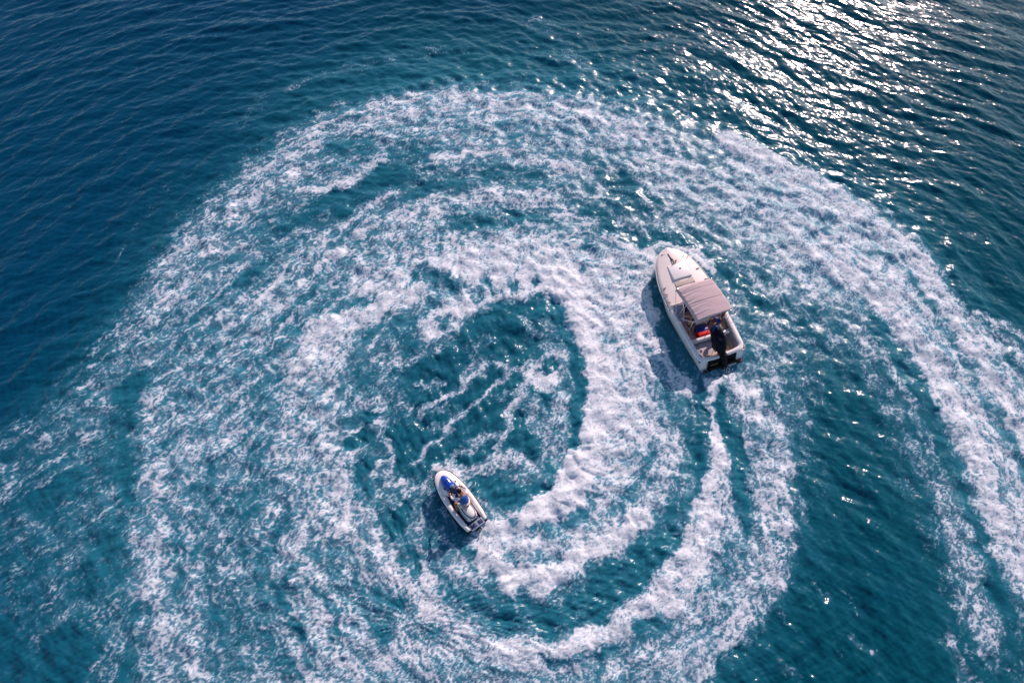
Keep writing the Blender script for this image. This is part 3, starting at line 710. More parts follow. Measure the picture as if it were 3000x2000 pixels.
def person(root, J, skin_m, hair_m, k=1.0):
    """J: joints hip, chest, neck, head, and per side shoulder elbow wrist thigh knee ankle toe"""
    V = [tuple(J['hip'])]; E = []; Rd = [(0.135, 0.105)]
    mid = limb_chain(V, E, Rd, 0, [Vector(J['hip']).lerp(Vector(J['chest']), 0.5)], [(0.125, 0.095)])
    ch = limb_chain(V, E, Rd, mid, [J['chest']], [(0.15, 0.11)])
    nk = limb_chain(V, E, Rd, ch, [J['neck']], [0.058])
    hd = Vector(J['head']); nv = (hd - Vector(J['neck'])).normalized()
    limb_chain(V, E, Rd, nk, [hd - nv * 0.02, hd + nv * 0.06, hd + nv * 0.11], [0.085, 0.088, 0.05])
    for s in 'LR':
        a = limb_chain(V, E, Rd, ch, [J['sh' + s], Vector(J['sh' + s]).lerp(Vector(J['el' + s]), 0.5), J['el' + s], J['wr' + s]], [0.060, 0.050, 0.040, 0.027])
        d = Vector(J['wr' + s]) - Vector(J['el' + s])
        sd_ = Vector((1, 0, 0)) if s == 'L' else Vector((-1, 0, 0))
        dn = d.normalized(); sd_ = (sd_ - dn * dn.dot(sd_)).normalized(); upv = dn.cross(sd_)
        if upv.z < 0: upv = -upv
        hand(V, E, Rd, a, d, sd_, upv)
        l = limb_chain(V, E, Rd, 0, [J['th' + s], Vector(J['th' + s]).lerp(Vector(J['kn' + s]), 0.5), J['kn' + s], Vector(J['kn' + s]).lerp(Vector(J['an' + s]), 0.35), J['an' + s]], [0.088, 0.078, 0.056, 0.056, 0.036])
        limb_chain(V, E, Rd, l, [J['toe' + s]], [0.030])
    body = skinned('body', V, E, Rd, skin_m, root)
    f = Vector(J['face']).normalized(); sdv = f.cross(nv).normalized(); c = hd + nv * 0.035
    hb = ball((0, 0, 0), (0.098, 0.112, 0.108), 16, 10)
    hb_o = link('hair', hb, hair_m, root); hb_o.matrix_local = Matrix.Translation(c - f * 0.022 + nv * 0.022) @ Matrix((sdv, f, nv)).transposed().to_4x4()
    def small(nm, off, r, m_):
        o = link(nm, ball((0, 0, 0), r, 8, 6), m_, root); o.matrix_local = Matrix.Translation(off) @ Matrix((sdv, f, nv)).transposed().to_4x4()
    small('nose', c + f * 0.092 - nv * 0.035, (0.014, 0.020, 0.022), skin_m)
    small('mouth', c + f * 0.080 - nv * 0.075, (0.024, 0.008, 0.006), REDL)
    for q in (-1, 1):
        small('eye', c + f * 0.082 + sdv * 0.032 * q - nv * 0.012, (0.013, 0.007, 0.009), EYE)
        small('ear', c + sdv * 0.094 * q - nv * 0.03, (0.012, 0.020, 0.030), skin_m)
    return body
REDL = mat('lips', (0.30, 0.08, 0.06), 0.5)
def garment(name, pts, rad, m, root, sub=2, extra=None):
    """cloth sleeve round a chain of joints; extra = list of (start index, pts, radii)"""
    V = [tuple(pts[0])]; E = []; Rd = [rad[0]]
    limb_chain(V, E, Rd, 0, pts[1:], rad[1:])
    for st, p, r in (extra or []): limb_chain(V, E, Rd, st, p, r)
    return skinned(name, V, E, Rd, m, root, 0, sub)

# ------------------------------------------------------------------ motorboat
BA = R(19.1)
BOAT_LOC = (10.41, 15.96, -0.12)
boat = thing('motorboat', 'white motorboat with a mauve grey canopy and dark outboard crossing the wakes', 'boat', BOAT_LOC, (0, 0, BA))
HB = [(0.0, 1.27), (0.4, 1.30), (1.0, 1.33), (2.0, 1.37), (3.0, 1.40), (4.0, 1.40), (4.6, 1.36), (5.2, 1.25), (5.6, 1.13), (6.0, 0.97), (6.3, 0.79), (6.55, 0.55), (6.72, 0.30), (6.80, 0.03)]
ZS = [(0.0, 0.74), (2.0, 0.84), (4.0, 0.98), (5.5, 1.10), (6.80, 1.20)]
ys = sorted(set([0.0, .2, .4, .7, 1, 1.4, 1.8, 2.2, 2.6, 3, 3.4, 3.8, 4.2, 4.6, 4.9, 5.2, 5.4, 5.6, 5.8, 6.0, 6.15, 6.3, 6.43, 6.55, 6.64, 6.72, 6.77, 6.80]))
def sec(y):
    b = interp(HB, y); zs = interp(ZS, y); f = min(1, max(0, (y - 3.5) / 3.3))
    zc = 0.10 + 0.55 * f ** 1.6; zk = -0.28 + 0.62 * f ** 2.2
    bc = b * (0.90 - 0.30 * f)
    rk = 0.42 * (1 - min(1, y / 0.4)) * 0
    return b, zs, zc, zk, bc
def rake(y, z):      # transom leans aft towards the water
    return y + (0.32 * (z + 0.3) / 1.05 if y < 0.001 else (0.32 * (z + 0.3) / 1.05) * max(0, 1 - y / 1.2)) - 0.10 * max(0, 1 - y / 1.2)
def side_pt(y, t):   # t 0 chine .. 1 gunwale, flare near the bow
    b, zs, zc, zk, bc = sec(y)
    z = zc + (zs - 0.04 - zc) * t
    return bc + (b - bc) * (t ** (0.8 if y < 4 else 1.2)), z
def hull_rows(tv, sgn):
    return [[(sgn * side_pt(y, t)[0], rake(y, side_pt(y, t)[1]), side_pt(y, t)[1]) for t in tv] for y in ys]
for sgn in (-1, 1):
    link('hull_side', rows_mesh(hull_rows([0, .2, .4, .6, .8, 1.0], sgn), solid=0.02), GEL, boat)
rows = []
for y in ys:
    b, zs, zc, zk, bc = sec(y)
    rows.append([(q * bc, rake(y, zk + (zc - zk) * abs(q) ** 1.1), zk + (zc - zk) * abs(q) ** 1.1 - 0.004) for q in (-1, -.75, -.5, -.25, 0, .25, .5, .75, 1)])
link('hull_bottom', rows_mesh(rows), ANTIF, boat)
# transom: white corners, cut-out for the motor
def tz(x, z): return (x, rake(0, z), z)
for sgn in (-1, 1):
    rws = []
    for z in (0.12, 0.3, 0.5, 0.62, 0.70):
        bb = 1.145 + (1.27 - 1.145) * ((z - 0.12) / 0.58) ** 0.8
        rws.append([(sgn * (0.78 + (bb - 0.78) * q), rake(0, z) - 0.002, z) for q in (0, 0.3, 0.7, 1)])
    link('transom_corner', rows_mesh(rws, solid=0.03), GEL, boat)
    link('quarter_guard', box(sgn * 1.00 - 0.18, sgn * 1.00 + 0.16, -0.14, 0.06, 0.0, 0.13, 0.03), ANTIF, boat)
link('transom_board', rows_mesh([[(x, rake(0, z) + 0.010, z) for x in (-.78, -.4, 0, .4, .78)] for z in (-0.05, .12, .3, .5, .60)], solid=0.03), BLACK, boat)
link('motor_bracket', box(-0.74, 0.74, -0.13, 0.02, 0.06, 0.34, 0.03), BLACK, boat)
pl = link('name_plate', box(-0.66, -0.26, 0.0, 0.015, 0.34, 0.45, 0.004), DARKC, boat)
pl.location = (0, 0.06, 0.04)
link('plate_trim', tube_mesh([(-0.65, 0.045, 0.36), (-0.27, 0.045, 0.36), (-0.25, 0.07, 0.47)], 0.012), GOLD, boat)
link('swim_step', box(0.24, 0.70, -0.22, -0.04, 0.20, 0.25, 0.02), LINER, boat)
link('trim_tab', box(-1.02, -0.62, -0.24, -0.06, 0.02, 0.06, 0.01), ANTIF, boat)
# rounded coaming round the cockpit
def coam(y):
    b = interp(HB, y); return b
CI = 0.26
def coaming_rows():
    out = []
    path = []
    for y in (3.3, 2.9, 2.5, 2.1, 1.7, 1.3, 1.0, 0.75, 0.6): path.append(('P', y))
    def prof(cx, cy, nx, ny, zs, w):
        return [(cx + nx * w * math.cos(a), cy + ny * w * math.cos(a), zs - 0.05 + 0.09 * math.sin(a)) for a in [PI * k / 10 for k in range(-1, 12)]]
    ctr = []
    for k_, y in path: ctr.append((-(interp(HB, y) - 0.13), y, interp(ZS, y), -1, 0, 0.135))
    for a in (15, 35, 55, 75):
        ctr.append((-(0.95 + 0.22 * math.cos(R(a))), 0.58 - 0.26 * math.sin(R(a)), 0.74, -math.cos(R(a)), -math.sin(R(a)), 0.14))
    for x in (-0.70, -0.35, 0, 0.35, 0.70): ctr.append((x, 0.30 , 0.66 if abs(x) < .6 else .72, 0, -1, 0.11))
    left = ctr; right = [(-a, b, c, -d, e, f) for a, b, c, d, e, f in left[::-1] if True]
    allc = left[:-4] + [(x, 0.30, 0.66, 0, -1, 0.11) for x in (-0.35, 0, 0.35)] + [q for q in right[4:]]
    return [prof(*q[:2], q[3], q[4], q[2], q[5]) for q in allc]
link('coaming', rows_mesh(coaming_rows()), GEL, boat)
# cockpit liner
lin = []
for y in (0.42, 0.8, 1.2, 1.6, 2.0, 2.4, 2.8, 3.3):
    b = interp(HB, y) - 0.22; zs = interp(ZS, y)
    if y < 0.5: b = 0.94
    lin.append([(-b, y, zs - 0.02), (-b + .02, y, 0.55), (-b + .10, y, 0.34), (-b + .2, y, 0.30), (0, y, 0.30), (b - .2, y, 0.30), (b - .10, y, 0.34), (b - .02, y, 0.55), (b, y, zs - 0.02)])
link('cockpit_liner', rows_mesh(lin), LINER, boat)
link('aft_wall', rows_mesh([[(x, 0.40 + 0.05 * (0.66 - z), z) for x in (-.98, -.4, 0, .4, .98)] for z in (.30, .45, .66)], solid=0.02), SAND, boat)
link('aft_sole', box(-1.0, 1.0, 0.44, 1.34, 0.30, 0.36, 0.02), LINER, boat)
link('aft_locker', box(-0.62, 0.10, 0.44, 0.62, 0.36, 0.46, 0.03), SAND, boat)
link('drain_cup', ball((-0.66, 0.98, 0.38), (0.06, 0.06, 0.07)), GEL, boat)
link('side_shelf', box(0.62, 0.90, 0.55, 1.35, 0.36, 0.44, 0.03), SAND, boat)
link('thwart', box(-1.12, 1.12, 1.40, 1.56, 0.36, 0.64, 0.035), GEL, boat)
link('thwart_lip', box(-1.08, 1.08, 1.345, 1.395, 0.50, 0.56, 0.015), GEL, boat)
link('side_bench', box(0.72, 1.06, 1.62, 2.75, 0.30, 0.62, 0.04), SAND, boat)
link('helm_seat', box(-0.38, 0.30, 2.35, 2.75, 0.30, 0.78, 0.06), GEL, boat)
link('seat_back', box(-0.40, 0.32, 2.26, 2.34, 0.62, 1.02, 0.035), GELD, boat)
link('console', box(0.10, 0.95, 3.05, 3.40, 0.30, 1.15, 0.06), GEL, boat)
wh = link('steering_wheel', tube_mesh([(0.52 + 0.17 * math.cos(a), 2.98 - 0.05 * math.sin(a), 1.05 + 0.16 * math.sin(a)) for a in [2 * PI * k / 18 for k in range(18)]], 0.014, closed=True), BLACK, boat)
# foredeck, toe rail, raised hatch
rws = []
yd = [3.3, 3.55, 3.9, 4.3, 4.6, 4.9, 5.2, 5.4, 5.6, 5.8, 6.0, 6.15, 6.3, 6.43, 6.55, 6.64, 6.72, 6.77]
for y in yd:
    b = interp(HB, y) - 0.035; zs = interp(ZS, y)
    rws.append([(b * q, y, zs + (0.02 if abs(q) < 1 else -0.03) + 0.12 * (1 - q * q)) for q in (-1, -.97, -.85, -.65, -.4, -.15, .15, .4, .65, .85, .97, 1)])
DECK = mat('deck_warm_white', (0.92, 0.77, 0.72), 0.4, var=0.05, scale=3)
fd = link('foredeck', rows_mesh(rws), DECK, boat)
for sgn in (-1, 1):
    link('rub_rail', tube_mesh([(sgn * (interp(HB, y) + 0.005), rake(y, interp(ZS, y) - .05), interp(ZS, y) - 0.045) for y in ys], 0.028, 8), GELD, boat)
link('trunk', box(-0.56, 0.56, 4.80, 5.74, 1.05, 1.265, 0.03, lambda c: Vector((c.x * (0.93 if c.z > 1.2 else 1.0) * (0.92 if c.y > 5.4 else 1), c.y - (0.04 if c.z > 1.2 and c.y > 5 else 0), c.z - 0.012 * (c.y < 5)))), GEL, boat)
hv = link('deck_vent', ball((0.10, 5.36, 1.27), (0.045, 0.045, 0.03)), BRONZE, boat)
link('sun_pad', box(-0.56, 0.54, 4.40, 4.74, 1.10, 1.17, 0.03), mat('pad_beige', (0.55, 0.45, 0.40), 0.8), boat)
link('deck_break', box(-1.27, -0.2, 3.50, 3.53, 0.93, 1.075, 0.005), GELD, boat)
# windscreen with sloping side panels
for sgn in (-1, 1):
    link('windscreen_side', rows_mesh([[(sgn * 1.17, 3.48, 0.98), (sgn * 1.16, 3.0, 0.93), (sgn * 1.13, 2.50, 0.90)], [(sgn * 0.82, 3.22, 1.38), (sgn * 0.86, 2.95, 1.22), (sgn * 1.05, 2.52, 0.95)]], solid=0.012, smooth=False), SMOKE, boat)
    link('windscreen_frame', tube_mesh([(sgn * 1.17, 3.49, 1.0), (sgn * 0.82, 3.23, 1.40), (sgn * 0.86, 2.95, 1.24), (sgn * 1.05, 2.50, 0.97)], 0.014), GEL, boat)
link('windscreen', rows_mesh([[(x, 3.50 + 0.12 * (1 - x * x), 1.04) for x in (-1.17, -.6, 0, .6, 1.17)], [(x * 0.7, 3.24 + 0.08 * (1 - x * x), 1.40) for x in (-1.17, -.6, 0, .6, 1.17)]], solid=0.012), SMOKE, boat)
# canopy
def canopy_z(u, v):  # u -1..1 across, v 0 aft .. 1 fore
    z = 2.02 + 0.10 * (1 - u * u) + 0.05 * math.sin(PI * v)
    z += -0.10 * max(0, (abs(u) - 0.93) / 0.07) - 0.09 * max(0, (v - 0.94) / 0.06) - 0.05 * max(0, (0.03 - v) / 0.03)
    wr = max(0, min(1, (-u + 0.35)))
    z += 0.006 * math.sin(46 * v + 2.2 * u + 1.5 * math.sin(5 * u)) * (0.10 + 1.2 * wr * wr)
    z += 0.004 * math.sin(83 * v - 3.1 * u + 2) * (0.1 + wr) + 0.003 * math.sin(17 * v + 4 * u)
    z -= 0.016 * math.exp(-((v - 0.80) / 0.015) ** 2) + 0.012 * math.exp(-((v - 0.46) / 0.012) ** 2)
    return z
cr = []
NVc, NUc = 90, 44
for j in range(NVc + 1):
    v = j / NVc; row = []
    for i in range(NUc + 1):
        u = -1 + 2 * i / NUc
        hw = 1.02 + 0.0 * v; cxx = 0.08 - 0.13 * v
        yy = 1.80 + 2.05 * v + 0.05 * u * (1 - v) - 0.03 * (1 - abs(u)) * (1 if v < .5 else -1)
        row.append((cxx + u * hw, yy, canopy_z(u, v)))
    cr.append(row)
can = link('canopy', rows_mesh(cr, solid=0.012), CLOTH, boat)
for v in (0.46, 0.80):
    link('canopy_seam', tube_mesh([(0.08 - 0.13 * v + u * 1.0, 1.80 + 2.05 * v, canopy_z(u, v) + 0.010) for u in [-0.95 + 1.9 * k / 20 for k in range(21)]], 0.006, 6), CLOTHS, boat)
for (yb, yt, v) in ((2.9, 1.86, 0.03), (2.9, 2.78, 0.46), (2.9, 3.80, 0.97)):
    pts = [(-1.22, yb, 0.86), (-1.06, yt, 1.90)] + [(0.05 - 0.1 * v + u * 0.98, yt, canopy_z(u, v) - 0.035) for u in [-0.85 + 1.7 * k / 8 for k in range(9)]] + [(1.06, yt, 1.90), (1.22, yb, 0.86)]
    link('canopy_bow', tube_mesh(smooth_pts(pts, 3), 0.014), STEEL, boat)
for sgn in (-1, 1):
    link('canopy_strut', tube_mesh([(sgn * 1.10, 1.9, 0.86), (sgn * 1.05, 1.88, 1.9)], 0.012), STEEL, boat)
link('rod_loop', tube_mesh(smooth_pts([(1.22, 2.2, 0.9), (1.36, 2.05, 1.15), (1.42, 1.85, 1.30), (1.34, 1.62, 1.25), (1.22, 1.60, 1.05), (1.12, 1.75, 0.95)], 5), 0.013), STEEL, boat)
link('side_lamp', ball((1.30, 2.38, 1.75), (0.05, 0.05, 0.06)), GEL, boat)
link('lamp_arm', tube_mesh([(1.02, 2.30, 1.95), (1.30, 2.38, 1.78)], 0.010), BLACK, boat)
# deck fittings
for x, y, a in ((-0.16, 6.45, 0.1), (0.06, 6.50, 0.2), (0.26, 6.44, 0.2), (0.62, 6.05, 0.7), (0.80, 5.92, 0.8), (-0.36, 6.42, -0.3), (1.02, 5.12, 0.1), (-1.16, 4.55, 0.2), (-1.22, 4.20, -0.5), (-1.30, 3.75, -0.6), (1.18, 4.4, -.3)):
    zz = interp(ZS, y) + 0.05
    c_ = link('cleat', tube_mesh(smooth_pts([(-0.11, 0, 0.035), (-0.05, 0, 0.045), (0, 0, 0.03), (0.05, 0, 0.045), (0.11, 0, 0.035)], 2), [0.014, .017, .020, .022, .024, .022, .020, .017, .014], 6), BRONZE, boat)
    c_.location = (x, y, zz); c_.rotation_euler = (0, 0, a)
for k in range(4):
    link('hull_mark', box(-0.05, 0.05, -0.008, 0.008, -0.02, 0.02, 0.0), DARKC, boat).matrix_local = Matrix.Translation((-1.262 + 0.012 * k, 1.95 - 0.30 * k, 0.62)) @ Matrix.Rotation(R(90), 4, 'Z')
# outboard
ob = boat
def cowl_rows(z0, z1, prof):
    rows = []
    for (t, yc, hy, hx) in prof:
        z = z0 + (z1 - z0) * t
        rows.append([(-0.02 + 1.12 * hx * math.copysign(abs(math.cos(a)) ** 0.7, math.cos(a)), yc + hy * math.copysign(abs(math.sin(a)) ** 0.75, math.sin(a)), z + 0.10 * math.sin(a) * (1 if t > .3 else 0)) for a in [2 * PI * k / 24 for k in range(24)]])
    return rows
link('outboard_cowl', rows_mesh(cowl_rows(0.86, 1.62, [(0, 0.66, 0.36, 0.20), (.1, 0.72, 0.48, 0.25), (.35, 0.82, 0.55, 0.275), (.65, 0.92, 0.55, 0.27), (.85, 0.98, 0.50, 0.25), (.95, 1.0, 0.43, 0.21), (1.0, 1.01, 0.30, 0.14), (1.01, 1.01, 0.02, 0.01)]), close_u=True, cap=True), COWL, boat)
link('cowl_cap', rows_mesh([[(-0.02 + 1.15 * hx * math.cos(a), 1.26 + hy * math.sin(a), z + 0.06 * math.sin(a)) for a in [2 * PI * k / 20 for k in range(20)]] for hx, hy, z in ((0.21, 0.20, 1.60), (0.18, 0.17, 1.665), (0.10, 0.10, 1.69), (0.01, 0.01, 1.695))], close_u=True, cap=True), COWLB, boat)
link('outboard_leg', rows_mesh([[(0.03 + hx * math.cos(a), yc + hy * math.sin(a), z) for a in [2 * PI * k / 16 for k in range(16)]] for z, yc, hy, hx in ((0.92, 0.62, 0.38, 0.20), (0.75, 0.40, 0.36, 0.18), (0.60, 0.14, 0.30, 0.16), (0.40, -0.06, 0.22, 0.13), (0.1, -0.16, 0.16, 0.10), (-0.5, -0.22, 0.14, 0.06))], close_u=True, cap=True), BLACK, boat)
link('clamp_bracket', box(-0.10, 0.24, 0.10, 0.34, 0.42, 0.80, 0.03), BLACK, boat)
link('cavitation_plate', box(-0.13, 0.27, -0.42, 0.04, -0.03, 0.0, 0.008), BLACK, boat)
for k in range(5):
    link('cooling_hose', tube_mesh(smooth_pts([(-0.14 - 0.02 * k, 0.95 - 0.07 * k, 0.95), (-0.24, 0.90 - 0.08 * k, 0.80), (-0.22, 0.80 - 0.05 * k, 0.70)], 3), 0.022, 6), BLACK, boat)
link('tiller_cable', tube_mesh(smooth_pts([(0.24, 0.75, 0.85), (0.40, 0.95, 0.80), (0.62, 1.20, 0.70), (0.95, 1.38, 0.68)], 5), 0.020), STEEL, boat)
link('fuel_line', tube_mesh(smooth_pts([(0.30, 0.60, 0.80), (0.42, 1.1, 0.70), (0.46, 1.5, 0.75), (0.60, 1.7, 0.66)], 5), 0.025), BLACK, boat)
link('transom_stay', tube_mesh([(-0.04, 0.26, 0.66), (0.12, -0.08, 0.50)], 0.022), STEEL, boat)
# gear in the cockpit
def put(o): return o
BM = Matrix.Translation(BOAT_LOC) @ Matrix.Rotation(BA, 4, 'Z')
def on_boat(x, y, z=0.0): return tuple(BM @ Vector((x, y, z)))
cool = thing('cool_box', 'red cool box with a blue lid behind the white thwart', 'cool box', on_boat(-0.22, 1.78, 0.30), (0, 0, BA))
link('box_body', box(-0.30, 0.32, -0.16, 0.18, 0.0, 0.30, 0.03), REDP, cool)
link('box_lid', box(-0.31, 0.33, 0.04, 0.20, 0.305, 0.36, 0.02), BLUEP, cool)
link('lid_rim', box(-0.30, 0.32, -0.165, 0.035, 0.305, 0.35, 0.015), REDP, cool)
cush = thing('blue_cushion', 'blue cushion lying just forward of the red cool box', 'cushion', on_boat(-0.22, 2.10, 0.30), (0, 0, BA))
link('cushion_pad', box(-0.30, 0.30, -0.10, 0.12, 0.0, 0.34, 0.05), BLUEP, cush)
rope = thing('mooring_rope', 'brown mooring rope dropped in the starboard corner of the aft cockpit', 'rope', on_boat(0.56, 0.90, 0.36), (0, 0, BA))
link('rope_coil', tube_mesh([((0.10 + 0.012 * k / 8) * math.cos(k * 0.55), 0.05 + (0.30) * math.sin(k * 0.55) * 0.9, 0.02 + 0.0016 * k) for k in range(46)], 0.017, 6), ROPE, rope)
link('rope_tail', tube_mesh(smooth_pts([(0.08, 0.30, 0.06), (0.22, 0.40, 0.10), (0.24, 0.1, 0.10), (0.16, -0.30, 0.08)], 5), 0.02, 6), ROPE, rope)
for i, (x, y) in enumerate(((0.50, 1.12), (0.46, 0.92), (0.44, 0.72), (0.40, 0.56))):
    q = thing('float', ['white net float nearest the thwart in the aft cockpit', 'second white net float behind the thwart beside the outboard', 'third white net float in the row beside the outboard', 'white net float nearest the transom beside the outboard'][i], 'float', on_boat(x, y, 0.36), (0, 0, BA), 'net floats lying beside the outboard')
    link('float_ball', ball((0, 0, 0.055), (0.062, 0.050, 0.055)), GEL, q)
    link('float_eye', tube_mesh([(0.03 * math.cos(a), 0.06, 0.06 + 0.02 * math.sin(a)) for a in [2 * PI * k / 10 for k in range(10)]], 0.006, 6, closed=True), ROPE, q)
anch = thing('anchor', 'small dark anchor lying on the white foredeck near the bow', 'anchor', on_boat(-0.10, 6.18, 1.30), (0, 0, BA + 0.12), scale=1.3)
link('shank', tube_mesh([(0, 0.16, 0.0), (0, -0.20, 0.0)], [0.024, 0.016]), BRONZE, anch)
link('ring', tube_mesh([(0.05 * math.cos(a), -0.24 + 0.05 * math.sin(a), 0.0) for a in [2 * PI * k / 12 for k in range(12)]], 0.012, 6, closed=True), BRONZE, anch)
link('fluke', tube_mesh(smooth_pts([(-0.13, -0.36, 0), (-0.02, -0.34, 0), (0.08, -0.32, 0), (0.15, -0.22, 0)], 4), 0.016, 6), BRONZE, anch)
link('crown', ball((0, -0.14, 0.0), (0.05, 0.06, 0.03)), BRONZE, anch)

# people aboard
def J_(**k): return {a: Vector(b) for a, b in k.items()}
p1 = thing('person', 'person in dark shorts standing barefoot on the port side under the canopy', 'person', on_boat(-0.80, 2.20, 0.30), (0, 0, BA))
J1 = J_(hip=(0.02, 0.05, 0.84), chest=(0.02, 0.16, 1.22), neck=(0.02, 0.20, 1.38), head=(0.02, 0.24, 1.50), face=(0.2, 1, -0.1),
        shL=(-0.17, 0.18, 1.32), elL=(-0.27, 0.34, 1.10), wrL=(-0.24, 0.58, 1.06), shR=(0.21, 0.18, 1.32), elR=(0.32, 0.36, 1.12), wrR=(0.30, 0.60, 1.10),
        thL=(-0.09, 0.04, 0.80), knL=(-0.12, -0.10, 0.46), anL=(-0.13, -0.26, 0.07), toeL=(-0.13, -0.40, 0.035),
        thR=(0.12, 0.04, 0.80), knR=(0.18, -0.02, 0.46), anR=(0.20, -0.20, 0.07), toeR=(0.20, -0.34, 0.035))
person(p1, J1, SKIN, HAIR)
garment('shorts', [J1['hip'] + Vector((0, 0, 0.06)), J1['hip'] - Vector((0, 0, 0.04))], [(0.15, 0.12), (0.15, 0.12)], DARKC, p1, extra=[(1, [J1['thL'] - Vector((0.0, 0.01, 0.06)), J1['thL'].lerp(J1['knL'], 0.7)], [0.11, 0.10]), (1, [J1['thR'] - Vector((0.0, 0.01, 0.06)), J1['thR'].lerp(J1['knR'], 0.7)], [0.11, 0.10])])
garment('shirt', [J1['hip'] + Vector((0, 0.02, 0.10)), J1['chest'] - Vector((0, 0, 0.05)), J1['chest'] + Vector((0, 0, 0.07))], [(0.145, 0.115), (0.17, 0.13), (0.14, 0.11)], DARKC, p1)
p2 = thing('person', 'person in a white shirt seated on the starboard bench leaning an arm aft', 'person', on_boat(0.90, 2.10, 0.62), (0, 0, BA))
J2 = J_(hip=(0.0, 0.05, 0.10), chest=(0.02, 0.03, 0.50), neck=(0.02, 0.04, 0.68), head=(0.01, 0.06, 0.80), face=(-0.6, 0.8, -0.1),
        shL=(-0.13, -0.10, 0.60), elL=(-0.10, -0.30, 0.38), wrL=(-0.02, -0.42, 0.18), shR=(0.16, 0.14, 0.60), elR=(0.26, 0.28, 0.38), wrR=(0.24, 0.48, 0.28),
        thL=(-0.08, -0.04, 0.09), knL=(-0.50, -0.16, 0.12), anL=(-0.54, -0.22, -0.24), toeL=(-0.68, -0.26, -0.285),
        thR=(-0.08, 0.14, 0.09), knR=(-0.50, 0.18, 0.12), anR=(-0.52, 0.16, -0.24), toeR=(-0.66, 0.18, -0.285))
person(p2, J2, SKIN2, HAIR)
garment('shirt', [J2['hip'] + Vector((0, 0, 0.06)), J2['chest'] - Vector((0, 0, 0.02)), J2['chest'] + Vector((0, 0, 0.09))], [(0.145, 0.12), (0.17, 0.13), (0.14, 0.11)], SHIRT, p2)
garment('shorts', [J2['hip'] + Vector((0, 0, 0.03)), J2['hip'] - Vector((0.04, 0, 0.0))], [(0.15, 0.12), (0.15, 0.11)], BLUEP, p2, extra=[(1, [J2['thL'].lerp(J2['knL'], 0.3), J2['thL'].lerp(J2['knL'], 0.7)], [0.11, 0.10]), (1, [J2['thR'].lerp(J2['knR'], 0.3), J2['thR'].lerp(J2['knR'], 0.7)], [0.11, 0.10])])

# ------------------------------------------------------------------ jet ski and rider
JA = R(38.5)
JM = Matrix.Translation((-1.50, 7.87, 0.05)) @ Matrix.Rotation(JA, 4, 'Z') @ Matrix.Rotation(R(2.5), 4, 'X') @ Matrix.Rotation(R(7), 4, 'Y')
js = thing('jet_ski', 'white jet ski with a blue hood and navy footwells heeling into its turn', 'jet ski', JM.to_translation(), tuple(JM.to_euler()))
JB = [(0.0, 0.50), (0.12, 0.56), (0.5, 0.62), (1.0, 0.65), (1.5, 0.645), (2.0, 0.605), (2.4, 0.53), (2.7, 0.42), (2.88, 0.28), (2.97, 0.10)]
JZ = [(0.0, 0.30), (1.0, 0.34), (2.0, 0.42), (2.97, 0.52)]
jy = [0, .05, .12, .3, .5, .8, 1.1, 1.5, 1.8, 2.0, 2.2, 2.4, 2.55, 2.7, 2.8, 2.88, 2.94, 2.97]
rws = []
for y in jy:
    b = interp(JB, y); z = interp(JZ, y); f = max(0, (y - 1.6) / 1.37)
    rws.append([(0, y, -0.15 + 0.5 * f ** 2), (b * 0.72, y, -0.04 + 0.40 * f ** 2), (b * 0.90, y, 0.06 + 0.30 * f ** 2), (b, y, z - 0.06)])
rws = [[(-x, y, z) for x, y, z in r[::-1]] + r[1:] for r in rws]
link('hull', rows_mesh(rws, cap=True), mat('ski_hull_blue_shade', (0.10, 0.17, 0.33), 0.35, coat=0.4), js)  # white hull; the blue of its shaded side is put into the base colour
link('bumper', tube_mesh([(interp(JB, y) + .0, y, interp(JZ, y) - 0.05) for y in jy] + [(-interp(JB, y), y, interp(JZ, y) - 0.05) for y in jy[::-1]], 0.026, 8, closed=True), BLACK, js)
def inner(y): return interp([(0.0, 0.30), (0.15, 0.36), (0.5, 0.38), (1.0, 0.40), (1.5, 0.38), (1.85, 0.32), (2.1, 0.26), (2.2, 0.24)], y)
for sgn in (-1, 1):
    g_ = []
    for y in [0.06, .12, .3, .5, .8, 1.1, 1.5, 1.8, 2.0, 2.2]:
        b = interp(JB, y) - 0.01; i_ = inner(y); z = interp(JZ, y); t = 1 if y > 0.1 else 0.5
        g_.append([(sgn * b, y, z - 0.07), (sgn * b, y, z - 0.01), (sgn * (b * .7 + i_ * .3), y, z + 0.06 * t), (sgn * (b * .3 + i_ * .7), y, z + 0.06 * t), (sgn * i_, y, z - 0.01), (sgn * i_, y, z - 0.10)])
    link('gunwale', rows_mesh(g_, cap=True), GEL, js)
dk = []
for y in [0.02, .3, .6, 1.0, 1.5, 1.85, 2.1]:
    i_ = inner(y) + 0.02
    dk.append([(-i_, y, 0.245), (-.12, y, 0.24), (.12, y, 0.24), (i_, y, 0.245)])
link('footwell', rows_mesh(dk, solid=0.01), NAVY, js)
link('rear_deck', box(-0.36, 0.36, -0.05, 0.26, 0.24, 0.31, 0.03), mat('deck_grey', (0.20, 0.26, 0.33), 0.5), js)
link('mat_pad', box(-0.30, -0.02, 0.02, 0.20, 0.312, 0.325, 0.005), NAVY, js)
link('mat_pad', box(0.08, 0.30, 0.02, 0.20, 0.312, 0.325, 0.005), NAVY, js)
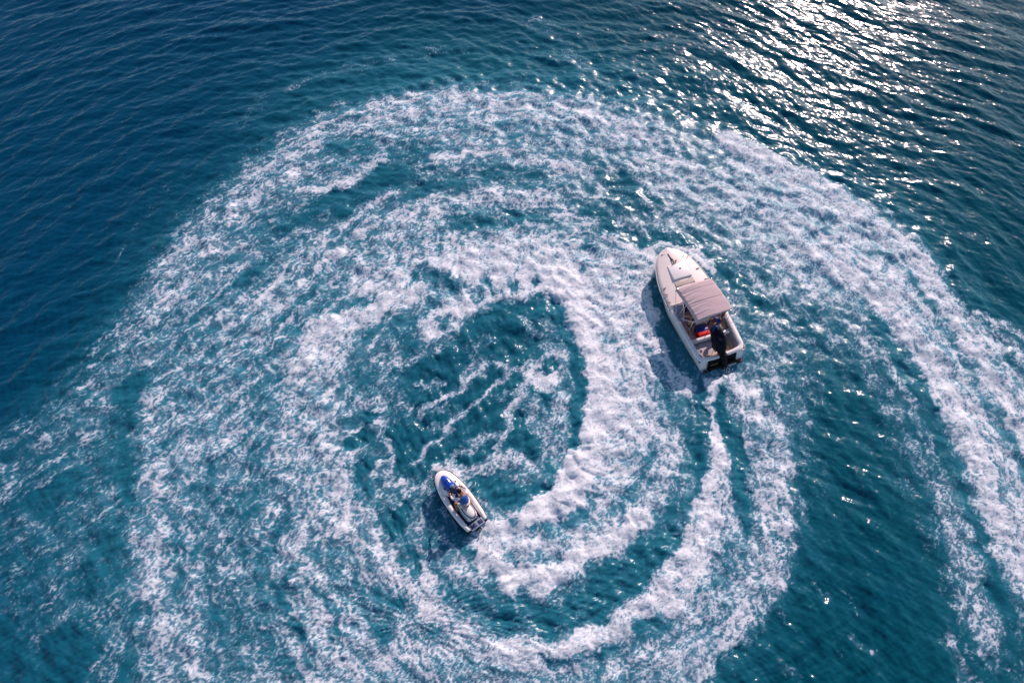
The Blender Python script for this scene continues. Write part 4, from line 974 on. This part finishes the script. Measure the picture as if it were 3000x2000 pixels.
# bow deck
bd = []
for y in [1.95, 2.05, 2.2, 2.4, 2.55, 2.7, 2.8, 2.88, 2.94, 2.965]:
    b = interp(JB, y) - 0.005; z = interp(JZ, y); cr_ = 0.20 * math.sqrt(max(0, (2.97 - y) / 1.0))
    bd.append([(b * q, y, z - 0.05 + cr_ * (1 - q * q) ** 0.7 + (0.02 if abs(q) < 1 else 0)) for q in (-1, -.95, -.8, -.6, -.3, 0, .3, .6, .8, .95, 1)])
link('bow_deck', rows_mesh(bd, cap=True), GEL, js)
link('hood', ball((-0.02, 2.30, 0.60), (0.235, 0.40, 0.20), 28, 16, lambda q: Vector((q.x * (1 - 0.18 * q.y), q.y, q.z + 0.25 * max(0, -q.y)))), HOOD, js)
link('hood_crease', tube_mesh(smooth_pts([(-0.17, 2.22, 0.755), (0.0, 2.36, 0.83), (0.16, 2.20, 0.765)], 5), 0.012, 6), NAVY, js)
for sgn in (-1, 1):
    link('hood_cheek', ball((sgn * 0.27, 2.02, 0.50), (0.10, 0.26, 0.12)), GEL, js)
    link('mirror', ball((sgn * 0.30, 2.12, 0.68), (0.035, 0.06, 0.03)), BLACK, js)
# console, bars and gauge
link('steering_column', ball((0.0, 1.86, 0.66), (0.15, 0.22, 0.22)), NAVY, js)
link('gauge', ball((0.0, 1.98, 0.87), (0.105, 0.075, 0.035)), GREYB, js)
link('handlebar', tube_mesh(smooth_pts([(-0.38, 1.72, 0.88), (-0.2, 1.80, 0.90), (0, 1.83, 0.86), (0.2, 1.80, 0.90), (0.38, 1.72, 0.88)], 4), 0.018), BLACK, js)
# saddle
def sad(y0, y1, prof, name, m_):
    rws = []
    for (y, hw, zt) in prof:
        rws.append([(-hw, y, 0.30), (-hw, y, zt - 0.09), (-hw * .82, y, zt - 0.02), (-hw * .4, y, zt), (hw * .4, y, zt), (hw * .82, y, zt - 0.02), (hw, y, zt - 0.09), (hw, y, 0.30)])
    link(name, rows_mesh(rws, cap=True), m_, js)
sad(0, 0, [(0.34, 0.12, 0.40), (0.38, 0.22, 0.50), (0.50, 0.265, 0.58), (0.8, 0.28, 0.60), (1.1, 0.27, 0.58), (1.4, 0.20, 0.60), (1.65, 0.17, 0.66), (1.78, 0.14, 0.70)], 'saddle_base', GEL)
link('saddle', ball((0.0, 0.80, 0.61), (0.205, 0.42, 0.10), 24, 12, lambda q: Vector((q.x * (1 + 0.12 * -q.y), q.y, q.z))), SEATM, js)
link('saddle_trim', tube_mesh([(0.225 * math.cos(a), 0.80 + 0.46 * math.sin(a), 0.585) for a in [2 * PI * k / 28 for k in range(28)]], 0.022, 6, closed=True), NAVY, js)
link('saddle_nose', ball((0.0, 1.40, 0.62), (0.14, 0.30, 0.07), 20, 10), NAVY, js)
link('grab_handle', tube_mesh(smooth_pts([(-0.15, 0.36, 0.50), (-0.12, 0.26, 0.56), (0.12, 0.26, 0.56), (0.15, 0.36, 0.50)], 4), 0.018), BLACK, js)
link('jet_nozzle', tube_mesh([(0, 0.02, 0.06), (0, -0.14, 0.05)], 0.09, 14), BLACK, js)
for sgn in (-1, 1):
    link('side_stripe', tube_mesh(smooth_pts([(sgn * 0.27, 0.45, 0.50), (sgn * 0.285, 0.9, 0.50), (sgn * 0.26, 1.4, 0.50)], 4), 0.012, 6), NAVY, js)

rd = thing('person', 'rider in a blue life vest and pale shorts gripping the jet ski handlebar', 'person', tuple(JM @ Vector((0, 0.90, 0.70))), tuple(JM.to_euler()), scale=1.06)
J3 = J_(hip=(0.0, 0.0, 0.09), chest=(0.0, 0.27, 0.44), neck=(-0.01, 0.40, 0.56), head=(-0.03, 0.52, 0.66), face=(-0.1, 1, -0.05),
        shL=(-0.20, 0.33, 0.50), elL=(-0.36, 0.52, 0.32), wrL=(-0.29, 0.74, 0.225), shR=(0.20, 0.33, 0.50), elR=(0.37, 0.54, 0.34), wrR=(0.29, 0.74, 0.225),
        thL=(-0.13, 0.05, 0.06), knL=(-0.30, 0.40, 0.06), anL=(-0.32, 0.14, -0.36), toeL=(-0.32, 0.28, -0.42),
        thR=(0.13, 0.05, 0.06), knR=(0.30, 0.40, 0.06), anR=(0.32, 0.14, -0.36), toeR=(0.32, 0.28, -0.42))
person(rd, J3, SKIN, HAIR)
garment('life_vest', [J3['hip'].lerp(J3['chest'], 0.30), J3['hip'].lerp(J3['chest'], 0.75), J3['chest'] + Vector((0, 0.04, 0.06)), J3['chest'] + Vector((0, 0.09, 0.10))], [(0.18, 0.15), (0.215, 0.175), (0.195, 0.155), (0.10, 0.09)], VEST, rd)
garment('shirt', [J3['hip'].lerp(J3['chest'], 0.2), J3['chest'] + Vector((0, 0.02, 0.02)), J3['chest'] + Vector((0, 0.10, 0.09))], [(0.15, 0.12), (0.185, 0.145), (0.13, 0.10)], SHIRT, rd)
for s in 'LR':
    garment('sleeve', [J3['sh' + s].lerp(J3['chest'], .25), J3['sh' + s], J3['el' + s], J3['el' + s].lerp(J3['wr' + s], 0.75)], [0.07, 0.072, 0.055, 0.042], SHIRT, rd)
garment('shorts', [J3['hip'] + Vector((0, 0.04, 0.05)), J3['hip'] + Vector((0, -0.03, 0.0))], [(0.16, 0.13), (0.17, 0.12)], SHORT, rd, extra=[(1, [J3['thL'].lerp(J3['knL'], 0.3), J3['thL'].lerp(J3['knL'], 0.75)], [0.105, 0.095]), (1, [J3['thR'].lerp(J3['knR'], 0.3), J3['thR'].lerp(J3['knR'], 0.75)], [0.105, 0.095])])

# ------------------------------------------------------------------ spray thrown up where the hulls cut and churn the water
def spray(name, label, spots, m):
    bm = bmesh.new(); rg = random.Random(8)
    for (x, y, vx, vy, n, ln, wd, h) in spots:
        for _ in range(n):
            t = rg.random(); a = rg.gauss(0, 1) * wd * (0.4 + t)
            px = x + vx * ln * t - vy * a; py = y + vy * ln * t + vx * a
            pz = 0.15 + h * 4 * t * (1 - t) * rg.random() + 0.05
            r = 0.006 + 0.016 * rg.random() ** 3
            bmesh.ops.create_icosphere(bm, subdivisions=1, radius=r, matrix=Matrix.Translation((px, py, pz)))
    me = bpy.data.meshes.new(name); bm.to_mesh(me); bm.free()
    o = link(name, me, m); o['kind'] = 'stuff'; o['label'] = label; o['category'] = 'spray'
SPR = mat('spray_water', (0.82, 0.84, 0.87), 0.3)
wv = lambda M, x, y: (M @ Vector((x, y, 0)))
a0 = wv(JM, 0, -0.1); d0 = (JM.to_3x3() @ Vector((0.35, -1, 0))).normalized()
a1 = wv(BM, 0.0, -0.2); d1 = (BM.to_3x3() @ Vector((0, -1, 0))).normalized()
a2 = wv(BM, -0.8, 6.1); d2 = (BM.to_3x3() @ Vector((-1, -0.5, 0))).normalized()
a3 = wv(JM, -0.1, 2.9); d3 = (JM.to_3x3() @ Vector((-0.8, 0.4, 0))).normalized()
a4 = wv(JM, 0.3, 2.75); d4 = (JM.to_3x3() @ Vector((1, 0.1, 0))).normalized()
spray('spray', 'fine white spray flying off the bows and sterns of both craft', [
    (a0.x, a0.y, d0.x, d0.y, 420, 2.2, 0.22, 0.35), (a1.x, a1.y, d1.x, d1.y, 200, 1.8, 0.30, 0.15),
    (a2.x, a2.y, d2.x, d2.y, 160, 0.7, 0.35, 0.18), (a3.x, a3.y, d3.x, d3.y, 120, 0.4, 0.18, 0.15), (a4.x, a4.y, d4.x, d4.y, 160, 0.6, 0.15, 0.15)], SPR)
